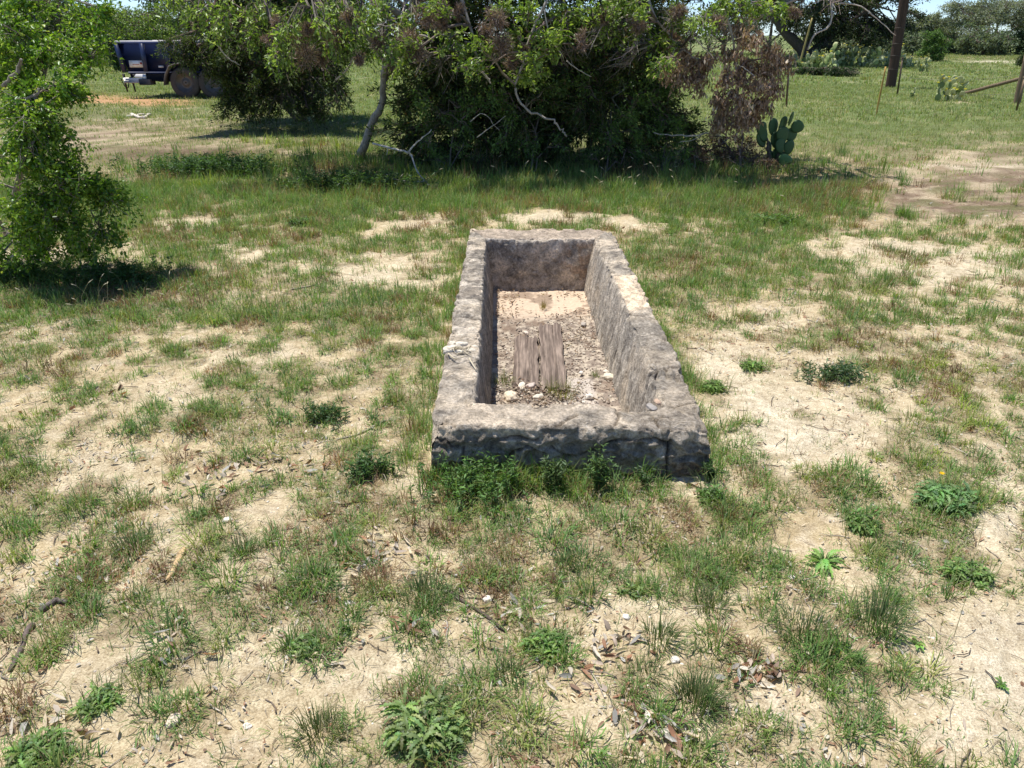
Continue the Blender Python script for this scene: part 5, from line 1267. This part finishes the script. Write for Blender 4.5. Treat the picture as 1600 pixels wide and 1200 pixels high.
# --- far trees right
GR = 'far trees along the right edge of the meadow'
FG_HAZE = [(.19, .225, .165), (.34, .385, .26)]  # distance haze put into these paler, greyer leaf colours
simpletree(1548, 0, 70, 9.0, 4.3, 'tall grey green live oak with open crown at the far right', 'live_oak_tree', FG_HAZE, nb=64, leaf=.17, ntw=24, nlf=14, group=GR, low=.36, rad=.24, zc=3.05, bark=(.14, .12, .1))
simpletree(1428, 0, 74, 5.6, 3.45, 'rounded grey green live oak right of the utility pole', 'live_oak_tree', FG_HAZE, nb=50, leaf=.18, ntw=22, nlf=13, group=GR, low=.2, rad=.22)
simpletree(1374, 0, 78, 4.5, 3.2, 'grey green live oak showing left of the utility pole', 'live_oak_tree', FG_HAZE, nb=34, leaf=.22, group=GR, low=.2)
simpletree(1488, 0, 82, 6, 2.6, 'low grey green tree in the dip between the two live oaks', 'live_oak_tree', FG_HAZE, nb=34, leaf=.22, group=GR, low=.1)
simpletree(1618, 0, 76, 6, 2.9, 'grey green tree cut by the right edge of the photograph', 'live_oak_tree', FG_HAZE, nb=34, leaf=.22, group=GR, low=.2)
simpletree(1400, 0, 66, 5.0, 1.9, 'dark low juniper right beside the utility pole', 'juniper_tree', [(.10, .145, .085), (.21, .265, .14)], nb=34, group=GR, low=.02)  # dark juniper green also paled for haze, wherever this colour recurs
simpletree(1350, 0, 64, 5.5, 1.9, 'dark low juniper left of the utility pole', 'juniper_tree', [(.10, .145, .085), (.21, .265, .14)], nb=34, group=GR, low=.02)
simpletree(1535, 0, 66, 4.6, 2.3, 'dark dense juniper under the tall live oak at the far right', 'juniper_tree', [(.10, .145, .085), (.21, .265, .14)], nb=34, group=GR, low=.0)
simpletree(1590, 0, 68, 4.0, 2.0, 'mid green juniper at the foot of the trees by the right edge', 'juniper_tree', [(.05, .09, .035), (.12, .18, .07)], nb=34, group=GR, low=.0)
simpletree(1490, 0, 72, 5, 1.6, 'dark low thicket behind the round green bush', 'juniper_tree', [(.10, .145, .085), (.21, .265, .14)], nb=30, group=GR, low=.0)
simpletree(1453, 0, 52, 1.75, 1.9, 'round green bush standing alone in the meadow', 'green_bush', [(.06, .13, .030), (.17, .29, .07)], 'bush', 34, .11, 16, 10, low=.02, trunk=.06)
simpletree(1612, 0, 42, 1.5, 1.0, 'small dark bush cut by the right edge of the meadow', 'green_bush', DJ, 'bush', 26, .1, low=.02, trunk=.05)
for (px, Y, w_, h_, lab) in ((1130, 70, 9, 4.5, 'far dark tree glimpsed through the brown dead leaves'), (1000, 62, 9, 4.5, 'far dark tree hidden behind the broad juniper'), (1200, 66, 8, 4.6, 'far dark tree behind the large live oak'), (1310, 70, 6, 3.0, 'far tree between the large live oak and the pole')):
    simpletree(px, 0, Y, w_, h_, lab, 'juniper_tree', [(.035, .055, .026), (.10, .13, .06)], nb=34, leaf=.22, group=GR, low=.1)
for (px, py, w_, h_, lab) in ((1262, 117, 1.5, .35, 'low dark bush standing in for shade, left of the other in front of the cactus thicket'), (1310, 119, 1.7, .42, 'low dark bush standing in for shade, at the middle in front of the cactus thicket')):  # dark bushes added where a patch of shade lies on the meadow
    q = G(px, py); simpletree(px, 0, q[1], w_, h_, lab, 'shade_bush', [(.03, .06, .02), (.07, .12, .04)], 'bush', 26, .07, low=.0, trunk=.02, group='low dark bushes standing in for shade in the meadow')

# ------------------------------------------------------------------ prickly pears
def pad(g, c, up, nrm, h, w_, th, col):
    """one cactus pad: egg outline, base at c, growing along up, facing nrm"""
    up = unit(np.asarray(up, float)); nrm = np.asarray(nrm, float); nrm = unit(nrm - up * (nrm @ up)); s = np.cross(up, nrm)
    m = 16; a = np.arange(m) * 6.2832 / m; y = .5 - .5 * np.cos(a); x = np.sin(a) * .5 * (.78 + .30 * y)
    rings = []
    for k, off in ((0, 0.), (.55, .75), (.86, .5), (1., 0.), (.86, -.5), (.55, -.75)):
        pass
    V = [c + up * h * .52 + nrm * th * .5]
    for sc, off in ((.5, .46), (.82, .34), (1.0, 0), (.82, -.34), (.5, -.46)):
        V += [c + up * h * (.52 + (yy - .52) * sc) + s * w_ * xx * sc + nrm * th * off for xx, yy in zip(x, y)]
    V.append(c + up * h * .52 - nrm * th * .5); V = np.array(V)
    T = [(0, 1 + (j + 1) % m, 1 + j) for j in range(m)] + [(len(V) - 1, 1 + 4 * m + j, 1 + 4 * m + (j + 1) % m) for j in range(m)]
    Q = [(1 + k * m + j, 1 + k * m + (j + 1) % m, 1 + (k + 1) * m + (j + 1) % m, 1 + (k + 1) * m + j) for k in range(4) for j in range(m)]
    cc = np.tile(col, (len(V), 1)); e = np.ones(len(V)); e[1 + 2 * m:1 + 3 * m] = .8
    g.add(V, [np.array(T), np.array(Q)], cc * e[:, None])

def near_cactus():
    b = G(1208, 262); o = empty('prickly_pear', b, 0, 'tall dark green prickly pear with round pads beside the brown brush', 'cactus')
    Y = b[1]; s = (b[1] * cp + .66) / 1200.
    # (px base, py base, px tip, py tip, width px, facing x, depth offset, brightness; the lit bottom pad has sunlight in its colour)
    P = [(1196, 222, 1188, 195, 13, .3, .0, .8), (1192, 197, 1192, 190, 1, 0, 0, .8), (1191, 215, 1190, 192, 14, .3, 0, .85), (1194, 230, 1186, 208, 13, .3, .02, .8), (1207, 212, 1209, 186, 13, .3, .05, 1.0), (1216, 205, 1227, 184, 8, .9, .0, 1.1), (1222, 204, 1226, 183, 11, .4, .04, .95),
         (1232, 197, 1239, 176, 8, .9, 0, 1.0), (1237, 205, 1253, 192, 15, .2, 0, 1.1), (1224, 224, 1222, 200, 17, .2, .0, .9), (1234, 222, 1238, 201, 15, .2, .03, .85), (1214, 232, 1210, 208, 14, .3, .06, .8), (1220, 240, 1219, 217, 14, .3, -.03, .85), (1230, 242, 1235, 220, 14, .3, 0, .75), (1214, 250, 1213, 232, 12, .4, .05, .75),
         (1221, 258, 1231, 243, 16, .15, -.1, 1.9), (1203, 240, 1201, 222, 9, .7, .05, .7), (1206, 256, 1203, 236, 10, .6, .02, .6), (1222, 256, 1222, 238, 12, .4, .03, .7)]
    for (x0, y0, x1, y1, w_, fx, dy, br) in P:
        if w_ == 1: continue
        c = R(x0, y0, Y + dy); t = R(x1, y1, Y + dy + RNG.normal(0, .02)); h = np.linalg.norm(t - c) * 1.08
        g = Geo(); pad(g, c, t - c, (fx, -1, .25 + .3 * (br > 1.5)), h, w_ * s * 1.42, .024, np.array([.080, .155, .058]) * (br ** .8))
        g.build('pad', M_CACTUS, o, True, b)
    g = Geo(); limb(g, [b + [0, 0, -.02], R(1203, 250, Y), R(1200, 232, Y), R(1198, 215, Y + .02)], .035, .014, np.array([.10, .085, .065]), 7, .006)
    limb(g, [b + [.05, 0, -.02], R(1214, 250, Y), R(1216, 236, Y)], .03, .014, np.array([.10, .085, .065]), 7, .006); g.build('stem', M_BARK, o, True, b)
near_cactus()

def cactus_proto(npad, hh, flowers, seed):
    o = empty('prickly_pear', (0, 0, 0)); g = Geo(); f = Geo(); tips = [(np.array([RNG.normal(0, hh * .3), RNG.normal(0, hh * .3), .0]), np.array([RNG.normal(0, .3), RNG.normal(0, .3), 1.])) for _ in range(4)]
    for k in range(npad):
        i = RNG.integers(0, len(tips)); c, d = tips[i]; h = hh * RNG.uniform(.26, .36)
        up = unit(d + RNG.normal(0, .45, 3) + [0, 0, .25]); nrm = RNG.normal(size=3); nrm[2] *= .4
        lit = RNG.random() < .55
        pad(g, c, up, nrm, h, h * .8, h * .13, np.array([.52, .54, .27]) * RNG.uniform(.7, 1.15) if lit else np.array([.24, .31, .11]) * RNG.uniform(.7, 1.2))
        t = c + up * h * .9
        if t[2] < hh * .95: tips.append((t, up))
        if RNG.random() < flowers * .6:
            for _ in range(1):
                q = t + RNG.normal(0, h * .2, 3) + [0, 0, h * .1]; n = 8; a = np.arange(n) * .785
                leaves(f, np.tile(q, (n, 1)), np.stack([np.cos(a), np.sin(a), .8 + 0 * a], -1), np.full(n, h * .28), np.full(n, h * .2), vary(n, (.75, .66, .16), .08))
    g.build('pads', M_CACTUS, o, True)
    if f.n: f.build('flowers', M_LEAF, o)
    return o
def copy_tree(o):
    c = o.copy(); COL.objects.link(c)
    for ch in list(o.children):
        d = ch.copy(); COL.objects.link(d); d.parent = c
    return c
protos = [cactus_proto(38, .95, .25, 1), cactus_proto(46, .9, .9, 2), cactus_proto(34, .8, .08, 3), cactus_proto(40, 1.0, .5, 4)]
used = [False] * 4
GCP = 'prickly pears massed in the thicket beyond the meadow fence'
spots = [(1238, 96, 0), (1250, 104, 2), (1262, 96, 0), (1272, 106, 3), (1285, 98, 0), (1246, 88, 2), (1296, 92, 1), (1300, 104, 0), (1312, 98, 2), (1322, 104, 3), (1333, 97, 1), (1345, 104, 1), (1340, 90, 1), (1356, 100, 2), (1366, 106, 0), (1376, 100, 2), (1386, 105, 2), (1279, 90, 2), (1318, 90, 3), (1412, 103, 3), (1422, 106, 2), (1434, 110, 2), (1258, 110, 2), (1290, 110, 0), (1225, 104, 0), (1400, 100, 1), (1442, 112, 2)]
for i, (px, py, k) in enumerate(spots):
    if used[k]: o = copy_tree(protos[k])
    else: o = protos[k]; used[k] = True
    p = G(px, py); o.location = (p[0], p[1], 0); s = RNG.uniform(.8, 1.15) * (.62 if px > 1405 else 1); o.scale = (s, s, s); o.rotation_euler = (0, 0, i * 1.7)
    tag(o, ('yellow flowering' if k in (1, 3) else 'pale green') + ' prickly pear massed in the thicket ' + ('left of' if px < 1380 else 'right of') + ' the utility pole', 'cactus', GCP + (' left' if px < 1380 else ' right') + (' flowering' if k in (1, 3) else ' plain'))
for (px, py, sc, k, lab) in ((1481, 158, .8, 1, 'prickly pear with yellow flowers by the low end of the brace pole'), (1425, 152, .38, 2, 'small pale prickly pear just right of the utility pole foot')):
    o = copy_tree(protos[k]); p = G(px, py); o.location = (p[0], p[1], 0); o.scale = (sc * .8,) * 3; o.rotation_euler = (0, 0, 2.1 + px)
    tag(o, lab, 'cactus', None)
    if 'group' in o: del o['group']

# ------------------------------------------------------------------ pole, posts, stakes
def post(pts, r0, r1, col, name, lab, cat, mat=M_POLE, sides=12):
    P = np.array(pts, float); g = Geo(); k = 9; t = np.linspace(0, 1, k)[:, None]; L = P[0] * (1 - t) + P[-1] * t
    L = L + RNG.normal(0, r0 * .04, L.shape); tubes(g, L, np.linspace(r0, r1, k), np.array(col), sides)
    o = g.build(name, mat, None, True, P[0]); o.location = P[0]; return tag(o, lab, cat)
b = G(1391, 137); top = R(1414, -6, b[1]); dirv = unit(top - b)
b0 = b - dirv * .3
o = empty('utility_pole', b, 0, 'dark brown wooden utility pole standing in the meadow', 'utility pole')
g = Geo(); k = 24; t = np.linspace(0, 1, k)[:, None]; L = b0 + dirv * t * 9.5; tubes(g, L, np.linspace(.155, .115, k), np.array([.085, .052, .038]), 16); g.build('shaft', M_POLE, o, True, b)
g = Geo()
for hh in (.55, .95, 1.3, 1.75):
    c = b + dirv * hh; a = np.linspace(0, 6.283, 17); tubes(g, np.stack([c[0] + np.cos(a) * .158, c[1] + np.sin(a) * .158, c[2] + .01 * np.sin(a * 2)], -1), np.full(17, .004), np.array([.16, .14, .13]), 4, False)
g.build('wire_wrap', M_METAL, o, False, b)
g = Geo(); c = b + dirv * 8.3; bevbox(g, c, (2.0, .1, .12), .01, np.array([.10, .07, .05])); g.build('crossarm', M_POLE, o, False, b)

def tpost(px, py, pxt, pyt, lab, col):
    b = G(px, py); t = R(pxt, pyt, b[1]); o = empty('fence_post', b, 0, lab, 'fence post', 'metal fence posts in the meadow')
    g = Geo(); tubes(g, [b - [0, 0, .1], (b + t) / 2, t], [.026] * 3, np.array(col), 4); tubes(g, [b - [0, .02, .1], (b + t) / 2 - [0, .02, 0], t - [0, .02, 0]], [.012] * 3, np.array(col) * .8, 4); g.build('shaft', M_METAL, o, False, b)
    g = Geo(); bevbox(g, t + [0, 0, .02], (.06, .05, .04), .01, np.array(col) * 1.2); g.build('cap', M_METAL, o, False, b)
tpost(1402, 149, 1410, 92, 'dark metal fence post right beside the utility pole', (.12, .085, .05))
tpost(1229, 166, 1233, 96, 'thin rusty metal fence post behind the brown dead leaves', (.16, .10, .07))
tpost(1588, 173, 1601, 122, 'slanted brown metal post just in front of the wooden corner post', (.20, .14, .08))
b = G(1369, 179); post([b - [0, 0, .05], R(1384, 104, b[1])], .020, .016, (.55, .34, .10), 'survey_stake', 'yellow stake leaning right in front of the utility pole', 'stake')
b = np.array(R(1254, 68, 40.)); post([b - [0, 0, .9], R(1269, 28, 40)], .045, .04, (.40, .32, .12), 'yellow_pole', 'slanted yellow pole in front of the large live oak', 'pole')
b = G(1589, 162); o = post([b - [0, 0, .2], R(1606, 85, b[1])], .085, .075, (.22, .155, .10), 'corner_post', 'weathered wooden corner post at the right edge of the meadow', 'fence post')
b2 = G(1502, 147); post([R(1502, 146, b2[1]) + [0, 0, -.02], R(1598, 122, b[1] + .2)], .05, .045, (.21, .15, .095), 'brace_pole', 'brown brace pole slanting from the ground up to the corner post', 'brace pole')
g = Geo(); q0 = R(1405, 120, 25); q1 = R(1594, 118, b[1]); 
for hz, sag in ((0, .10), (-.42, .06)):
    t = np.linspace(0, 1, 24)[:, None]; L = q0 * (1 - t) + q1 * t; L[:, 2] += hz - sag * np.sin(t[:, 0] * np.pi); tubes(g, L, np.full(24, .0035), np.array([.22, .20, .18]), 3)
o = g.build('fence_wire', M_METAL, None, False, q0); o.location = q0; tag(o, 'two thin rusty wires strung from the post by the pole to the corner post', 'fence wire')

# ------------------------------------------------------------------ dump trailer
def trailer():
    b = G(298, 153.5); b[2] = 0
    o = empty('dump_trailer', b, math.radians(-3), 'dark blue dump trailer with white decals parked on the grass behind the junipers', 'trailer')
    NAVY = np.array([.006, .012, .048]); NAV2 = np.array([.014, .025, .080]); GRY = np.array([.68, .67, .66]); BLK = np.array([.02, .02, .02]); s = 1 / 55.
    def X(px): return (px - 298) * s
    def Z(py): return (153.5 - py) * s
    W = 1.9
    # bed: side walls as slabs with an outline that rakes forward at the front
    zt, zb = Z(79), Z(117)
    for yy, nm in ((0, 'near'), (W, 'far')):
        g = Geo(); q = [(X(203), zt), (X(212), zb), (X(430), zb), (X(430), zt)]
        V = np.array([[a, yy - .02, c] for a, c in q] + [[a, yy + .02, c] for a, c in q]); g.add(V, [np.array([[0, 1, 2, 3], [7, 6, 5, 4], [0, 4, 5, 1], [1, 5, 6, 2], [2, 6, 7, 3], [3, 7, 4, 0]])], NAVY); g.build('side_wall', M_PAINT, o)
    g = Geo(); V = np.array([[X(203), 0, zt], [X(212), 0, zb], [X(212), W, zb], [X(203), W, zt]]); V2 = V + [.04, 0, 0]; g.add(np.vstack([V, V2]), [np.array([[0, 3, 2, 1], [4, 5, 6, 7], [0, 4, 7, 3], [1, 2, 6, 5], [0, 1, 5, 4], [3, 7, 6, 2]])], NAVY); g.build('front_wall', M_PAINT, o)
    g = Geo(); box(g, (X(430), W / 2, (zt + zb) / 2), (.05, W, zt - zb), NAVY); g.build('tailgate', M_PAINT, o)
    g = Geo(); box(g, ((X(212) + X(430)) / 2, W / 2, zb + .02), (X(430) - X(212), W, .04), NAVY * .7); g.build('bed_floor', M_PAINT, o)
    for yy in (-.04, W + .04):
        g = Geo(); bevbox(g, ((X(200) + X(432)) / 2, yy, zt + .03), (X(432) - X(200), .09, .07), .012, NAV2 * 1.6); g.build('top_rail', M_PAINT, o)
        g = Geo(); bevbox(g, ((X(212) + X(430)) / 2, yy, zb - .02), (X(430) - X(212), .08, .07), .012, NAV2); g.build('lower_rail', M_PAINT, o)
    g = Geo(); bevbox(g, (X(202), W / 2, zt + .03), (.10, W, .07), .012, NAV2 * 1.6); g.build('top_rail', M_PAINT, o)
    for px in (207, 240, 275, 310, 345, 380, 415):
        g = Geo(); sh = (.09 if px == 207 else 0)
        V = np.array([[X(px) - sh + dx, dy, z] for z, k in ((zt, 0), ) for dx in (-.055, .055) for dy in (-.10, -.02)] + [[X(px) + dx, dy, zb] for dx in (-.055, .055) for dy in (-.10, -.02)])
        g.add(V, [np.array([[0, 1, 3, 2], [4, 6, 7, 5], [0, 4, 5, 1], [2, 3, 7, 6], [0, 2, 6, 4], [1, 5, 7, 3]])], NAV2); g.build('side_stake', M_PAINT, o)
    # decals on the side panels
    g = Geo(); box(g, (X(226), -.026, Z(106.5)), (.40, .010, .17), np.array([.85, .84, .82])); 
    box(g, (X(225) , -.034, Z(107)), (.18, .006, .022), np.array([.60, .30, .26])); box(g, (X(233), -.036, Z(105.5)), (.05, .006, .05), np.array([.35, .06, .05])); g.build('decal', M_PAINT, o)
    g = Geo(); box(g, (X(262), -.026, Z(110)), (.14, .010, .05), np.array([.62, .62, .62])); g.build('decal', M_PAINT, o)
    # frame rails and tongue
    for yy in (.35, W - .35):
        g = Geo(); bevbox(g, ((X(245) + X(430)) / 2, yy, Z(128)), (X(430) - X(245), .08, .14), .01, NAV2); g.build('frame_rail', M_PAINT, o)
    g = Geo(); bevbox(g, (X(262), .02, Z(124)), (.95, .06, .22), .01, np.array([.05, .055, .07])); g.build('side_step', M_PAINT, o)
    g = Geo(); bevbox(g, (X(235), .05, Z(131)), (.32, .3, .15), .01, np.array([.10, .085, .075])); g.build('tool_box', M_PAINT, o)
    g = Geo(); bevbox(g, (X(222), .03, Z(127)), (.80, .05, .05), .008, GRY * .9); g.build('bumper_bar', M_METAL, o)
    for sg in (-1, 1):
        g = Geo(); a = np.array([X(250), W / 2 + sg * .55, Z(128)]); e = np.array([X(196), W / 2 + sg * .05, Z(126)]); tubes(g, [a, (a + e) / 2, e], [.075] * 3, GRY, 4); g.build('tongue', M_METAL, o)
    g = Geo(); bevbox(g, (X(216), -.0, Z(129)), (.52, .07, .13), .01, GRY * 1.1); g.build('tongue_box', M_METAL, o)
    g = Geo(); bevbox(g, (X(194), W / 2, Z(124)), (.26, .12, .10), .02, BLK * 2); g.build('coupler', M_METAL, o)
    for px in (201, 213):
        g = Geo(); tubes(g, [[X(px), .05, Z(120)], [X(px), .05, Z(132)], [X(px) + .02, .05, Z(145)]], [.035, .03, .02], BLK * 1.5, 8); g.build('jack', M_METAL, o)
    g = Geo(); L = smoothline([[X(194), .1, Z(126)], [X(198), .1, Z(137)], [X(203), .1, Z(139)], [X(206), .1, Z(128)]], 5); tubes(g, L, np.full(len(L), .014), BLK, 5); g.build('safety_chain', M_METAL, o)
    # wheels
    for yy in (-.12, W + .12):
        for px in (298, 340, ):
            c = np.array([X(px), yy, .40]); sg = -1 if yy < 1 else 1
            wl = Geo(); a = np.linspace(0, 6.2832, 37); prof = [(.24, -.10), (.30, -.115), (.375, -.105), (.40, -.06), (.402, 0), (.40, .06), (.375, .105), (.30, .115), (.24, .10)]
            V = np.array([[c[0] + r * math.cos(t), c[1] + d, c[2] + r * math.sin(t)] for t in a[:-1] for r, d in prof]); K = len(prof); m = 36
            F = np.array([[i * K + j, ((i + 1) % m) * K + j, ((i + 1) % m) * K + j + 1, i * K + j + 1] for i in range(m) for j in range(K - 1)])
            wl.add(V, [F], np.array([.075, .070, .066])); wo_ = wl.build('wheel', M_RUBBER, o, True)
            rm = Geo(); prof = [(.02, .02), (.07, .03), (.09, .0), (.17, -.02), (.19, .05), (.245, .07), (.25, .095)]
            V = np.array([[c[0] + r * math.cos(t), c[1] + sg * d, c[2] + r * math.sin(t)] for t in a[:-1] for r, d in prof]); K = len(prof)
            F = np.array([[i * K + j, ((i + 1) % m) * K + j, ((i + 1) % m) * K + j + 1, i * K + j + 1] for i in range(m) for j in range(K - 1)])
            rm.add(V, [F], np.array([.13, .12, .11])); r_ = rm.build('rim', M_METAL, wo_, True)
    for yy in (-.14, W + .14):
        g = Geo(); P = np.array([[X(268), .34], [X(272), .58], [X(280), .80], [X(290), .86], [X(320), .86], [X(352), .86], [X(360), .78], [X(368), .56]])
        V = np.concatenate([np.array([[p[0], yy - .15, p[1]], [p[0], yy + .15, p[1]], [p[0], yy + .15, p[1] + .03], [p[0], yy - .15, p[1] + .03]]) for p in P]); F = []
        for i in range(len(P) - 1):
            for j in range(4): F.append([i * 4 + j, i * 4 + (j + 1) % 4, (i + 1) * 4 + (j + 1) % 4, (i + 1) * 4 + j])
        g.add(V, [np.array(F)], np.array([.20, .19, .19])); g.build('fender', M_METAL, o)
    g = Geo(); tubes(g, [[X(298), -.1, .4], [X(298), W / 2, .4], [X(298), W + .1, .4]], [.04] * 3, BLK, 8); tubes(g, [[X(340), -.1, .4], [X(340), W / 2, .4], [X(340), W + .1, .4]], [.04] * 3, BLK, 8); g.build('axle', M_METAL, o)
trailer()
